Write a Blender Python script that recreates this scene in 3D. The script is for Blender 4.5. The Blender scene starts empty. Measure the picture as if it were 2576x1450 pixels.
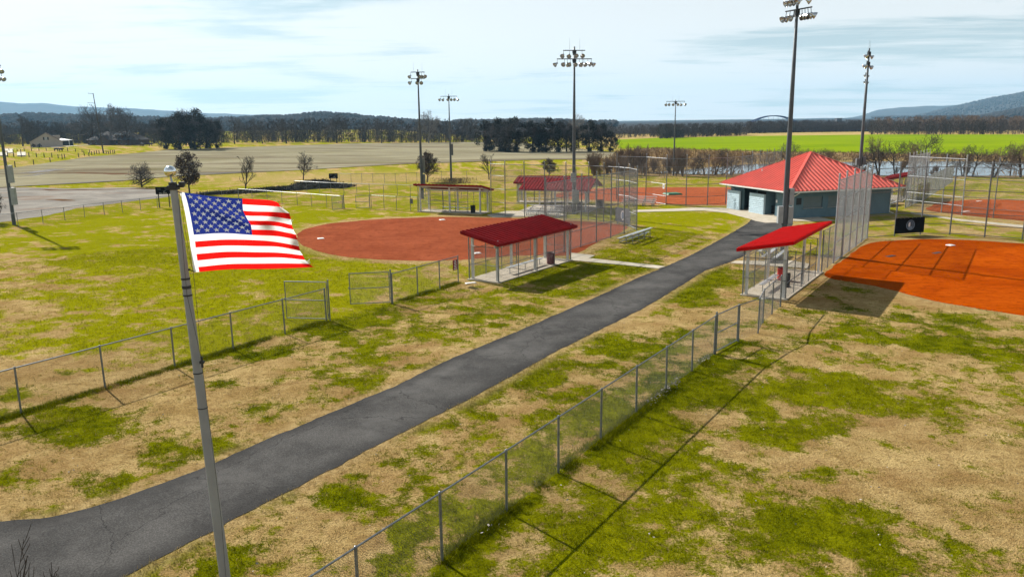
import bpy, bmesh, math, random
import numpy as np
from mathutils import Vector, Matrix
from mathutils.geometry import delaunay_2d_cdt
rnd = random.Random(7)
RN = np.random.default_rng(11)
SC = bpy.context.scene
COL = SC.collection
rad = math.radians

# ------------------------------------------------------------------ camera
# photo pixels below are measured on a 2575 x 1450 copy of the photograph
PW, PH, PF = 2575.0, 1450.0, 1970.0
CAMH = 10.5
PITCH = math.atan(420.0 / PF)
ROLL = rad(-0.75)
FWD = np.array([0, math.cos(PITCH), -math.sin(PITCH)])
_r0 = np.array([1.0, 0, 0]); _u0 = np.cross(_r0, FWD)
CR = _r0 * math.cos(ROLL) + _u0 * math.sin(ROLL)
CU = _u0 * math.cos(ROLL) - _r0 * math.sin(ROLL)
cam_d = bpy.data.cameras.new('camera')
cam = bpy.data.objects.new('camera', cam_d); COL.objects.link(cam)
cam_d.sensor_width = 36.0
cam_d.lens = 36.0 * PF / PW
cam_d.clip_start = 0.2
cam_d.clip_end = 60000
M = Matrix(((CR[0], CU[0], -FWD[0], 0), (CR[1], CU[1], -FWD[1], 0), (CR[2], CU[2], -FWD[2], CAMH), (0, 0, 0, 1)))
cam.matrix_world = M
SC.camera = cam

# ------------------------------------------------------------------ light
SUN_EL, SUN_AZ = 34.5, math.atan2(0.752, -0.659)      # the sun stands ahead and to the left
sun_dir = Vector((math.cos(rad(SUN_EL)) * math.cos(SUN_AZ), math.cos(rad(SUN_EL)) * math.sin(SUN_AZ), math.sin(rad(SUN_EL))))
sd = bpy.data.lights.new('sun', 'SUN'); sd.energy = 5.0; sd.angle = rad(0.5); sd.color = (1.0, 0.945, 0.86)
sun = bpy.data.objects.new('sun', sd); COL.objects.link(sun)
sun.rotation_euler = sun_dir.to_track_quat('Z', 'Y').to_euler()
sun.location = (-60, 60, 80)

W = bpy.data.worlds.new('World'); SC.world = W; W.use_nodes = True
nt = W.node_tree; N = nt.nodes; L = nt.links
for n in list(N): N.remove(n)
def wn(t, **k):
    n = N.new(t)
    for a, b in k.items(): setattr(n, a, b)
    return n
out = wn('ShaderNodeOutputWorld'); bg = wn('ShaderNodeBackground'); L.new(bg.outputs[0], out.inputs[0])
sky = wn('ShaderNodeTexSky', sky_type='NISHITA', sun_disc=False)
sky.sun_elevation = rad(SUN_EL); sky.sun_rotation = math.atan2(sun_dir.x, sun_dir.y)
sky.air_density = 0.5; sky.dust_density = 1.6; sky.ozone_density = 2.5
bg.inputs[1].default_value = 0.05
tc = wn('ShaderNodeTexCoord'); sep = wn('ShaderNodeSeparateXYZ'); L.new(tc.outputs['Generated'], sep.inputs[0])
def wm(op, a, b=None, c=None, clamp=False):
    n = wn('ShaderNodeMath', operation=op); n.use_clamp = clamp
    for i, v in enumerate((a, b, c)):
        if v is None: continue
        if isinstance(v, (int, float)): n.inputs[i].default_value = v
        else: L.new(v, n.inputs[i])
    return n.outputs[0]
# a cloud layer seen as a flat sheet overhead: position on the sheet = direction / height
zc = wm('ADD', wm('MAXIMUM', sep.outputs[2], 0.0), 0.045)
px = wm('DIVIDE', sep.outputs[0], zc); py = wm('DIVIDE', sep.outputs[1], zc)
cmb = wn('ShaderNodeCombineXYZ'); L.new(px, cmb.inputs[0]); L.new(py, cmb.inputs[1])
def wnoise(scale, detail, rough, sx=1.0, sy=1.0, off=0.0, dist=0.0):
    mp = wn('ShaderNodeMapping'); mp.inputs['Scale'].default_value = (sx, sy, 1); mp.inputs['Location'].default_value = (off, off * .7, 0)
    L.new(cmb.outputs[0], mp.inputs[0])
    n = wn('ShaderNodeTexNoise'); n.inputs['Scale'].default_value = scale; n.inputs['Detail'].default_value = detail
    n.inputs['Roughness'].default_value = rough; n.inputs['Distortion'].default_value = dist
    L.new(mp.outputs[0], n.inputs[0]); return n.outputs[0]
n1 = wnoise(0.42, 7, 0.62, 0.8, 0.9, 3.1, 0.5)
n2 = wnoise(1.9, 6, 0.6, 0.45, 1.5, 1.7, 0.4)
n3 = wnoise(0.17, 3, 0.5, 1.0, 1.0, 8.0)
dens = wm('ADD', wm('MULTIPLY', n1, 0.62), wm('ADD', wm('MULTIPLY', n2, 0.22), wm('MULTIPLY', n3, 0.30)))
mr = wn('ShaderNodeMapRange', interpolation_type='SMOOTHSTEP'); L.new(dens, mr.inputs[0])
mr.inputs[1].default_value = 0.455; mr.inputs[2].default_value = 0.575
patch = mr.outputs[0]
# optical depth of the thin layer along the slanted ray
tau = wm('DIVIDE', wm('ADD', wm('MULTIPLY', patch, 0.38), 0.37), wm('ADD', wm('MAXIMUM', sep.outputs[2], 0.0), 0.012))
veil = wm('SUBTRACT', 1.0, wm('POWER', 2.718, wm('MULTIPLY', tau, -0.45)))
veil = wm('MULTIPLY', veil, 0.97)
# clouds shine brighter towards the sun
dotn = wn('ShaderNodeVectorMath', operation='DOT_PRODUCT'); L.new(tc.outputs['Generated'], dotn.inputs[0]); dotn.inputs[1].default_value = sun_dir
glow = wm('POWER', wm('MAXIMUM', dotn.outputs['Value'], 0.0), 5.0)
cl = wm('ADD', wm('ADD', wm('MULTIPLY', glow, 3.2), 9.0), wm('MULTIPLY', patch, 2.2))
tint = wn('ShaderNodeMix', data_type='RGBA'); L.new(patch, tint.inputs[0])
tint.inputs[6].default_value = (0.86, 1.0, 0.99, 1); tint.inputs[7].default_value = (0.97, 1.0, 0.985, 1)
sc_ = wn('ShaderNodeVectorMath', operation='SCALE'); L.new(tint.outputs[2], sc_.inputs[0]); L.new(cl, sc_.inputs['Scale'])
skc = wn('ShaderNodeVectorMath', operation='MULTIPLY'); L.new(sky.outputs[0], skc.inputs[0]); skc.inputs[1].default_value = (0.50, 0.80, 0.86)
mix = wn('ShaderNodeMix', data_type='RGBA'); L.new(veil, mix.inputs[0]); L.new(skc.outputs[0], mix.inputs[6]); L.new(sc_.outputs[0], mix.inputs[7])
L.new(mix.outputs[2], bg.inputs[0])

SC.view_settings.view_transform = 'Standard'; SC.view_settings.look = 'None'
SC.view_settings.exposure = 0.85; SC.view_settings.gamma = 1.0
SC.render.engine = 'CYCLES'
SC.cycles.max_bounces = 6; SC.cycles.transparent_max_bounces = 24
SC.cycles.volume_bounces = 0
SC.cycles.use_denoising = True; SC.cycles.denoiser = 'OPENIMAGEDENOISE'; SC.cycles.denoising_input_passes = 'RGB_ALBEDO_NORMAL'; SC.cycles.denoising_prefilter = 'ACCURATE'
SC.cycles.sample_clamp_indirect = 6.0

# ------------------------------------------------------------------ pixels to places
def sstep(a, b, x):
    t = np.clip((np.asarray(x, float) - a) / (b - a), 0, 1); return t * t * (3 - 2 * t)
def zf(x, y):
    """height of the ground: level in the park, a gentle rise towards the farm"""
    return 1.6 * sstep(120, 290, y) * sstep(-25, -150, x)
def ray(x, y):
    return FWD + CR * (x - PW / 2) / PF - CU * (y - PH / 2) / PF
def G(x, y, z=0.0):
    d = ray(x, y); t = (z - CAMH) / d[2]
    return np.array([d[0] * t, d[1] * t, z])
def GT(x, y):
    """where the ray through a pixel meets the ground"""
    z = 0.0
    for _ in range(25):
        p = G(x, y, z); z = 0.5 * z + 0.5 * float(zf(p[0], p[1]))
    return np.array([p[0], p[1], float(zf(p[0], p[1]))])
def hgt(base, xt, yt):
    """height above the base point of a pixel straight above it"""
    d = ray(xt, yt); t = math.hypot(base[0], base[1]) / math.hypot(d[0], d[1])
    return CAMH + d[2] * t - base[2]

# ------------------------------------------------------------------ noise for layout
_perm = RN.random((64, 64, 8))
def vnoise(x, y, s, k=0):
    x = np.asarray(x, float) / s; y = np.asarray(y, float) / s
    xi = np.floor(x).astype(int); yi = np.floor(y).astype(int); fx = x - xi; fy = y - yi
    fx = fx * fx * (3 - 2 * fx); fy = fy * fy * (3 - 2 * fy)
    T = _perm[:, :, k]
    a = T[xi % 64, yi % 64]; b = T[(xi + 1) % 64, yi % 64]; c = T[xi % 64, (yi + 1) % 64]; d = T[(xi + 1) % 64, (yi + 1) % 64]
    return a * (1 - fx) * (1 - fy) + b * fx * (1 - fy) + c * (1 - fx) * fy + d * fx * fy
def fbm(x, y, s, k=0, o=4):
    v = 0; a = 0.5; t = 0
    for i in range(o):
        v = v + a * vnoise(np.asarray(x) + 17.3 * i, np.asarray(y) - 9.1 * i, s, (k + i) % 8); t += a; a *= .55; s *= .47
    return v / t
def inpoly(x, y, poly):
    x = np.asarray(x); y = np.asarray(y); r = np.zeros(x.shape, bool); n = len(poly)
    for i in range(n):
        x0, y0 = poly[i][0], poly[i][1]; x1, y1 = poly[i - 1][0], poly[i - 1][1]
        c = (y0 > y) != (y1 > y)
        r ^= c & (x < (x1 - x0) * (y - y0) / ((y1 - y0) if y1 != y0 else 1e-9) + x0)
    return r

# ------------------------------------------------------------------ mesh helpers
def link(name, me, mat=None, parent=None, kind=None):
    o = bpy.data.objects.new(name, me)
    if mat is not None and me is not None and not me.materials:
        me.materials.append(mat)
    COL.objects.link(o)
    if parent is not None: o.parent = parent
    if kind: o['kind'] = kind
    return o
def empty(name, loc, rz=0.0):
    o = bpy.data.objects.new(name, None); COL.objects.link(o)
    o.empty_display_size = 0.3
    o.location = tuple(float(v) for v in loc); o.rotation_euler = (0, 0, rz); return o
def tag(o, label, cat, group=None):
    o['label'] = label; o['category'] = cat
    if group: o['group'] = group
    return o
def copy_tree(o, parent=None):
    c = o.copy(); COL.objects.link(c); c.parent = parent
    for ch in list(o.children): copy_tree(ch, c)
    return c
class MB:
    def __init__(s): s.v = []; s.f = []
    def add(s, vs, fs):
        n = len(s.v); s.v += [tuple(float(c) for c in v) for v in vs]; s.f += [tuple(i + n for i in f) for f in fs]; return s
    def box(s, x0, y0, z0, x1, y1, z1):
        return s.add([(x0, y0, z0), (x1, y0, z0), (x1, y1, z0), (x0, y1, z0), (x0, y0, z1), (x1, y0, z1), (x1, y1, z1), (x0, y1, z1)],
                     [(0, 3, 2, 1), (4, 5, 6, 7), (0, 1, 5, 4), (1, 2, 6, 5), (2, 3, 7, 6), (3, 0, 4, 7)])
    def cbox(s, c, sz): return s.box(c[0] - sz[0] / 2, c[1] - sz[1] / 2, c[2] - sz[2] / 2, c[0] + sz[0] / 2, c[1] + sz[1] / 2, c[2] + sz[2] / 2)
    def tube(s, p, q, r0, r1=None, n=8, caps=True):
        r1 = r0 if r1 is None else r1
        p = Vector([float(c) for c in p]); q = Vector([float(c) for c in q]); d = (q - p)
        if d.length < 1e-6: return s
        d.normalize(); a = d.orthogonal().normalized(); b = d.cross(a)
        vs = []
        for k in range(n):
            t = 2 * math.pi * k / n; e = a * math.cos(t) + b * math.sin(t)
            vs.append(p + e * r0); vs.append(q + e * r1)
        fs = [(2 * k, 2 * ((k + 1) % n), 2 * ((k + 1) % n) + 1, 2 * k + 1) for k in range(n)]
        if caps: fs += [tuple(2 * k for k in range(n))[::-1], tuple(2 * k + 1 for k in range(n))]
        return s.add(vs, fs)
    def bar(s, p, q, w, h, up=(0, 0, 1)):
        p = Vector([float(c) for c in p]); q = Vector([float(c) for c in q]); d = (q - p).normalized(); u = Vector(up)
        a = d.cross(u).normalized(); u = a.cross(d).normalized()
        vs = []
        for e in (p, q):
            for sx, sy in ((-1, -1), (1, -1), (1, 1), (-1, 1)): vs.append(e + a * sx * w / 2 + u * sy * h / 2)
        return s.add(vs, [(0, 3, 2, 1), (4, 5, 6, 7), (0, 1, 5, 4), (1, 2, 6, 5), (2, 3, 7, 6), (3, 0, 4, 7)])
    def lathe(s, prof, n=16, o=(0, 0, 0)):
        vs = []; fs = []
        for r, z in prof:
            for k in range(n):
                t = 2 * math.pi * k / n; vs.append((o[0] + r * math.cos(t), o[1] + r * math.sin(t), o[2] + z))
        for i in range(len(prof) - 1):
            for k in range(n): fs.append((i * n + k, i * n + (k + 1) % n, (i + 1) * n + (k + 1) % n, (i + 1) * n + k))
        return s.add(vs, fs)
    def prism(s, poly, z0, z1):
        n = len(poly)
        vs = [(p[0], p[1], z0) for p in poly] + [(p[0], p[1], z1) for p in poly]
        return s.add(vs, [tuple(range(n))[::-1], tuple(range(n, 2 * n))] + [(k, (k + 1) % n, n + (k + 1) % n, n + k) for k in range(n)])
    def mesh(s, name, smooth=False):
        me = bpy.data.meshes.new(name); me.from_pydata(s.v, [], s.f); me.update()
        if smooth: me.polygons.foreach_set('use_smooth', [True] * len(me.polygons))
        return me
    def build(s, name, mat, parent=None, smooth=False, kind=None):
        return link(name, s.mesh(name, smooth), mat, parent, kind)
def np_mesh(name, V, Fc, smooth=False):
    """triangles or quads from arrays"""
    me = bpy.data.meshes.new(name); V = np.ascontiguousarray(V, np.float32); Fc = np.ascontiguousarray(Fc, np.int32)
    k = Fc.shape[1]
    me.vertices.add(len(V)); me.vertices.foreach_set('co', V.ravel())
    me.loops.add(Fc.size); me.loops.foreach_set('vertex_index', Fc.ravel())
    me.polygons.add(len(Fc)); me.polygons.foreach_set('loop_start', np.arange(0, Fc.size, k, dtype=np.int32))
    if smooth: me.polygons.foreach_set('use_smooth', np.ones(len(Fc), bool))
    me.update(calc_edges=True); return me
def add_attr(me, name, vals):
    a = me.attributes.new(name, 'FLOAT', 'POINT'); a.data.foreach_set('value', np.ascontiguousarray(vals, np.float32))
# ------------------------------------------------------------------ materials
class NT:
    def __init__(s, m): s.m = m; s.n = m.node_tree.nodes; s.l = m.node_tree.links
    def new(s, t, **k):
        n = s.n.new(t)
        for a, b in k.items(): setattr(n, a, b)
        return n
    def put(s, sock, v):
        if isinstance(v, (int, float, tuple)): sock.default_value = v
        else: s.l.new(v, sock)
    def math(s, op, a, b=None, clamp=False):
        n = s.new('ShaderNodeMath', operation=op); n.use_clamp = clamp; s.put(n.inputs[0], a)
        if b is not None: s.put(n.inputs[1], b)
        return n.outputs[0]
    def mix(s, f, a, b, mode='MIX'):
        n = s.new('ShaderNodeMix', data_type='RGBA', blend_type=mode); s.put(n.inputs[0], f); s.put(n.inputs[6], a); s.put(n.inputs[7], b); return n.outputs[2]
    def noise(s, scale, detail=4, rough=.55, vec=None, dist=0.0):
        n = s.new('ShaderNodeTexNoise'); n.inputs['Scale'].default_value = scale; n.inputs['Detail'].default_value = detail
        n.inputs['Roughness'].default_value = rough; n.inputs['Distortion'].default_value = dist
        if vec is None:
            g = s.new('ShaderNodeNewGeometry'); vec = g.outputs['Position']
        s.l.new(vec, n.inputs[0]); return n.outputs[0]
    def ramp(s, f, a, b):
        n = s.new('ShaderNodeMapRange', interpolation_type='SMOOTHSTEP'); s.put(n.inputs[0], f); n.inputs[1].default_value = a; n.inputs[2].default_value = b; return n.outputs[0]
    def attr(s, name):
        n = s.new('ShaderNodeAttribute'); n.attribute_name = name; return n.outputs['Fac']
    def pos(s, scale=(1, 1, 1), rz=0.0):
        g = s.new('ShaderNodeNewGeometry'); m = s.new('ShaderNodeMapping'); m.inputs['Scale'].default_value = scale; m.inputs['Rotation'].default_value = (0, 0, rz)
        s.l.new(g.outputs['Position'], m.inputs[0]); return m.outputs[0]
    def bump(s, h, strength, dist):
        n = s.new('ShaderNodeBump'); n.inputs['Strength'].default_value = strength; n.inputs['Distance'].default_value = dist; s.l.new(h, n.inputs['Height']); return n.outputs[0]
def newmat(name):
    m = bpy.data.materials.new(name); m.use_nodes = True
    t = NT(m); b = t.n['Principled BSDF']; return m, t, b
def c4(c): return (c[0], c[1], c[2], 1.0)
def pmat(name, col, rough=.6, metal=0.0, var=.25, scale=3.0, bump=0.0, bscale=40.0, spec=.4, col2=None):
    """painted / plain surface: colour, uneven wear, roughness variation and fine relief"""
    m, t, b = newmat(name)
    n = t.noise(scale, 5, .6); d = tuple(c * (1 - var) for c in col) if col2 is None else col2
    t.put(b.inputs['Base Color'], t.mix(t.ramp(n, .3, .7), c4(d), c4(col)))
    t.put(b.inputs['Roughness'], t.math('ADD', t.math('MULTIPLY', t.noise(scale * 3, 3), .25), rough - .12))
    b.inputs['Metallic'].default_value = metal; b.inputs['Specular IOR Level'].default_value = spec
    if bump: t.put(b.inputs['Normal'], t.bump(t.noise(bscale, 3), bump, .01))
    return m
MT = {}
MT['galv'] = pmat('galvanized', (.23, .245, .26), .45, .55, .35, 6)
MT['galvl'] = pmat('galvanized_bright', (.42, .44, .46), .45, .5, .3, 6)
MT['wire'] = pmat('wire', (.10, .105, .11), .5, .4, .2, 2)
MT['wirel'] = pmat('wire_pale', (.20, .21, .215), .5, .4, .2, 2)
MT['polem'] = pmat('pole_steel', (.095, .105, .118), .55, .3, .3, 1.2)
MT['concpole'] = pmat('pole_concrete', (.30, .31, .32), .75, 0, .2, 1.5, .2, 60)
MT['red'] = pmat('roof_red_shaded', (.25, .005, .007), .55, 0, .28, 1.2, spec=.05)  # shaded copy of the roof paint, the darkness put into the colour
MT['redr'] = pmat('roof_red_sunny', (.52, .004, .003), .6, 0, .2, 1.2, spec=.04)  # sunlit copy of the same roof paint, the brightness put into the colour
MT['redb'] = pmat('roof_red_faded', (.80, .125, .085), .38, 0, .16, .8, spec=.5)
MT['white'] = pmat('white_paint', (.72, .72, .70), .55, 0, .14, 2.0)
MT['alu'] = pmat('aluminium', (.72, .73, .74), .35, .6, .15, 4)
MT['alud'] = pmat('aluminium_frame', (.30, .31, .32), .45, .5, .25, 4)
MT['black'] = pmat('black_plastic', (.012, .012, .014), .5, 0, .3, 4)
MT['dark'] = pmat('dark_steel', (.03, .033, .037), .5, .2, .3, 4)
MT['box'] = pmat('grey_box', (.33, .35, .36), .55, .2, .2, 2)
MT['redcan'] = pmat('red_can', (.16, .012, .02), .5, 0, .25, 5)
MT['brightred'] = pmat('bright_red_paint', (.55, .02, .02), .5, 0, .15, 5)
MT['signred'] = pmat('sign_red', (.22, .012, .02), .5, 0, .1, 5)
MT['signwhite'] = pmat('sign_white', (.75, .72, .72), .6, 0, .05, 5)
MT['signgrey'] = pmat('sign_grey', (.12, .125, .135), .7, 0, .2, 2)
MT['blueblock'] = pmat('painted_block', (.105, .18, .22), .75, 0, .15, 1.2, .25, 60)
MT['mortar'] = pmat('painted_mortar', (.11, .2, .255), .85, 0, .15, 1.2)
MT['splitface'] = pmat('split_face_block', (.50, .64, .72), .85, 0, .16, 5, .9, 22)
MT['splitmortar'] = pmat('split_face_mortar', (.30, .40, .46), .9, 0, .16, 5)
MT['shutter'] = pmat('shutter_grey', (.15, .19, .20), .6, 0, .12, 2)
MT['soffit'] = pmat('soffit_brown', (.07, .035, .035), .7, 0, .2, 2)
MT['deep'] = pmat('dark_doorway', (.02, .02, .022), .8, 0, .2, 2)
MT['wood'] = pmat('brown_wood', (.10, .06, .04), .75, 0, .35, 6, .3)
MT['postwood'] = pmat('grey_wood_post', (.07, .058, .048), .85, 0, .4, 6, .3)
MT['bark'] = pmat('bark', (.055, .045, .04), .9, 0, .4, 3)
MT['barkl'] = pmat('bark_pale', (.16, .14, .12), .9, 0, .35, 3)
MT['twig'] = pmat('twigs', (.060, .050, .046), .9, 0, .35, .6)
MT['twigr'] = pmat('twigs_reddish', (.17, .115, .08), .9, 0, .35, .6)
MT['leafb'] = pmat('dry_leaves', (.075, .045, .032), .8, 0, .5, 3)
MT['everg'] = pmat('evergreen', (.018, .022, .014), .85, 0, .5, .8)
MT['siding'] = pmat('tan_siding', (.42, .36, .31), .75, 0, .1, 1.5)
MT['shingle'] = pmat('brown_shingle', (.17, .13, .115), .9, 0, .3, 4)
MT['shingled'] = pmat('dark_shingle', (.018, .014, .016), .9, 0, .3, 3)
MT['brick'] = pmat('dark_brick', (.075, .05, .043), .85, 0, .3, 3)
MT['glass'] = pmat('window_glass', (.02, .03, .045), .12, 0, .2, 1, spec=.6)
MT['cow'] = pmat('black_hide', (.012, .011, .011), .8, 0, .3, 3)
MT['bridge'] = pmat('blue_steel', (.02, .05, .17), .55, 0, .2, .2)
MT['farbld'] = pmat('far_brick_tower', (.10, .11, .13), .8, 0, .2, .1)
MT['chrome'] = pmat('polished_ball', (.80, .81, .82), .12, 1.0, .05, 3)
MT['lampm'] = pmat('lamp_reflector', (.55, .58, .62), .22, .8, .15, 4)
MT['rope'] = pmat('rope', (.05, .05, .05), .9, 0, .3, 30)
MT['cover'] = pmat('green_tarp', (.02, .16, .07), .6, 0, .2, 2)
MT['rubber'] = pmat('white_rubber', (.75, .72, .68), .7, 0, .15, 5)

# concrete slabs
m, t, b = newmat('concrete'); MT['conc'] = m
t.put(b.inputs['Base Color'], t.mix(t.ramp(t.noise(1.3, 6, .65), .3, .75), (.38, .33, .25, 1), (.50, .45, .37, 1)))
b.inputs['Roughness'].default_value = .85; b.inputs['Specular IOR Level'].default_value = 0.1; t.put(b.inputs['Normal'], t.bump(t.noise(60, 4), .3, .01))
# old asphalt: grey aggregate, pale worn middle, darker edges, cracks
m, t, b = newmat('asphalt'); MT['asph'] = m
base = t.mix(t.ramp(t.noise(.45, 5, .6), .3, .7), (.034, .032, .031, 1), (.108, .102, .096, 1))
ag = t.noise(24, 3, .85); base = t.mix(t.ramp(ag, .36, .72), t.mix(.6, base, (.012, .012, .012, 1)), t.mix(.35, base, (.13, .125, .12, 1)))
base = t.mix(t.math('MULTIPLY', t.ramp(t.noise(.9, 5, .65, t.pos((.35, .35, 1), .57)), .48, .70), .65), base, (.105, .10, .095, 1))
base = t.mix(t.math('MULTIPLY', t.ramp(t.attr('edge'), .55, 1.0), .55), base, (.016, .015, .015, 1))
vo = t.new('ShaderNodeTexVoronoi', feature='DISTANCE_TO_EDGE'); vo.inputs['Scale'].default_value = .17
wv = t.new('ShaderNodeVectorMath', operation='ADD'); nn = t.new('ShaderNodeTexNoise'); nn.inputs['Scale'].default_value = 1.6; nn.inputs['Detail'].default_value = 5
gp = t.new('ShaderNodeNewGeometry'); t.l.new(gp.outputs['Position'], nn.inputs[0]); t.l.new(gp.outputs['Position'], wv.inputs[0]); t.l.new(nn.outputs['Color'], wv.inputs[1]); t.l.new(wv.outputs[0], vo.inputs[0])
crack = t.math('SUBTRACT', 1.0, t.ramp(vo.outputs[0], .0, .0045))
base = t.mix(t.math('MULTIPLY', crack, .8), base, (.012, .012, .012, 1))
t.put(b.inputs['Base Color'], base); b.inputs['Roughness'].default_value = .9; b.inputs['Specular IOR Level'].default_value = .06
t.put(b.inputs['Normal'], t.bump(t.noise(60, 3, .7), .5, .015))
# infield clay
def clay(name, a, c, d):
    m, t, b = newmat(name)
    base = t.mix(t.ramp(t.noise(.22, 6, .62, dist=.6), .32, .68), c4(a), c4(c))
    base = t.mix(t.math('MULTIPLY', t.ramp(t.noise(1.6, 7, .78), .47, .68), .75), base, c4(d))
    base = t.mix(t.math('MULTIPLY', t.ramp(t.noise(9, 4, .75), .48, .75), .5), base, c4(tuple(v * .55 for v in a)))
    drag = t.noise(1.0, 5, .7, t.pos((.22, 3.2, 1), .9), .5); base = t.mix(t.math('MULTIPLY', t.ramp(drag, .47, .66), .45), base, c4(tuple(v * .6 for v in a)))
    vo = t.new('ShaderNodeTexVoronoi'); vo.inputs['Scale'].default_value = 2.1; gp = t.new('ShaderNodeNewGeometry'); t.l.new(gp.outputs['Position'], vo.inputs[0]); base = t.mix(t.math('MULTIPLY', t.math('SUBTRACT', 1.0, t.ramp(vo.outputs['Distance'], .06, .17)), .5), base, c4(tuple(v * .5 for v in a)))
    t.put(b.inputs['Base Color'], base); b.inputs['Roughness'].default_value = .95; b.inputs['Specular IOR Level'].default_value = 0.0
    t.put(b.inputs['Normal'], t.bump(t.noise(6, 7, .78), .8, .09)); return m
MT['clay_pink'] = clay('clay_brick_red', (.235, .058, .025), (.30, .08, .036), (.115, .028, .012))
MT['clay_org'] = clay('clay_orange', (.30, .043, .001), (.43, .074, .002), (.16, .022, .001))
MT['clay_far'] = clay('clay_pale_red', (.34, .085, .032), (.42, .11, .042), (.26, .06, .024))
MT['clay_fr'] = clay('clay_deep_orange', (.32, .062, .010), (.42, .09, .016), (.2, .04, .008))
# gravel lot
m, t, b = newmat('gravel'); MT['gravel'] = m
base = t.mix(t.ramp(t.noise(.12, 6, .65, dist=.8), .35, .7), (.20, .185, .165, 1), (.31, .285, .25, 1))
base = t.mix(t.math('MULTIPLY', t.ramp(t.noise(.10, 5, .6, t.pos((.5, 1.6, 1))), .55, .70), .7), base, (.17, .095, .055, 1))
base = t.mix(t.math('MULTIPLY', t.ramp(t.noise(7, 4, .7), .45, .75), .4), base, (.12, .11, .1, 1))
t.put(b.inputs['Base Color'], base); b.inputs['Roughness'].default_value = .95; b.inputs['Specular IOR Level'].default_value = 0.0; t.put(b.inputs['Normal'], t.bump(t.noise(18, 3, .7), .5, .05))
# tilled field: pale grey-green stubble in long rows, brown washes
m, t, b = newmat('stubble_field'); MT['field'] = m
base = t.mix(t.ramp(t.noise(.03, 6, .6, dist=1.0), .3, .7), (.20, .178, .115, 1), (.29, .262, .175, 1))
row = t.noise(1.0, 5, .6, t.pos((.010, .085, 1), rad(-24)), 1.2)
base = t.mix(t.math('MULTIPLY', t.ramp(row, .46, .66), .8), base, (.11, .08, .052, 1))
base = t.mix(t.math('MULTIPLY', t.ramp(t.noise(.018, 5, .6, t.pos((1, 2.4, 1))), .56, .70), .55), base, (.16, .15, .06, 1))
base = t.mix(t.math('MULTIPLY', t.ramp(t.noise(.6, 5, .75), .5, .8), .55), base, (.14, .12, .085, 1))
t.put(b.inputs['Base Color'], base); b.inputs['Roughness'].default_value = 1; b.inputs['Specular IOR Level'].default_value = 0.0
t.put(b.inputs['Normal'], t.bump(t.noise(.9, 4, .7), .7, .25))
# winter wheat
m, t, b = newmat('winter_wheat'); MT['wheat'] = m
base = t.mix(t.ramp(t.noise(.02, 5, .55, t.pos((1, 2.2, 1)), .6), .3, .7), (.14, .215, .002, 1), (.195, .265, .003, 1))
base = t.mix(t.math('MULTIPLY', t.ramp(t.noise(.06, 5, .7, t.pos((.3, 2.2, 1))), .5, .75), .5), base, (.19, .23, .01, 1))
t.put(b.inputs['Base Color'], base); b.inputs['Roughness'].default_value = .9; b.inputs['Specular IOR Level'].default_value = 0.0
# marsh reeds
m, t, b = newmat('marsh_grass'); MT['marsh'] = m
base = t.mix(t.ramp(t.noise(.09, 6, .65, t.pos((.6, 2.4, 1)), .6), .3, .7), (.17, .115, .055, 1), (.34, .235, .10, 1))
base = t.mix(t.math('MULTIPLY', t.ramp(t.noise(.05, 5, .65, t.pos((.5, 2, 1))), .52, .72), .6), base, (.19, .19, .05, 1))
t.put(b.inputs['Base Color'], base); b.inputs['Roughness'].default_value = 1; b.inputs['Specular IOR Level'].default_value = 0.0
t.put(b.inputs['Normal'], t.bump(t.noise(1.4, 4, .75), .8, .4))
# river
m, t, b = newmat('river_water'); MT['water'] = m
b.inputs['Base Color'].default_value = (.055, .07, .08, 1); b.inputs['Roughness'].default_value = .10; b.inputs['Specular IOR Level'].default_value = .7
t.put(b.inputs['Normal'], t.bump(t.noise(.8, 3, .6), .12, .1))
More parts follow.
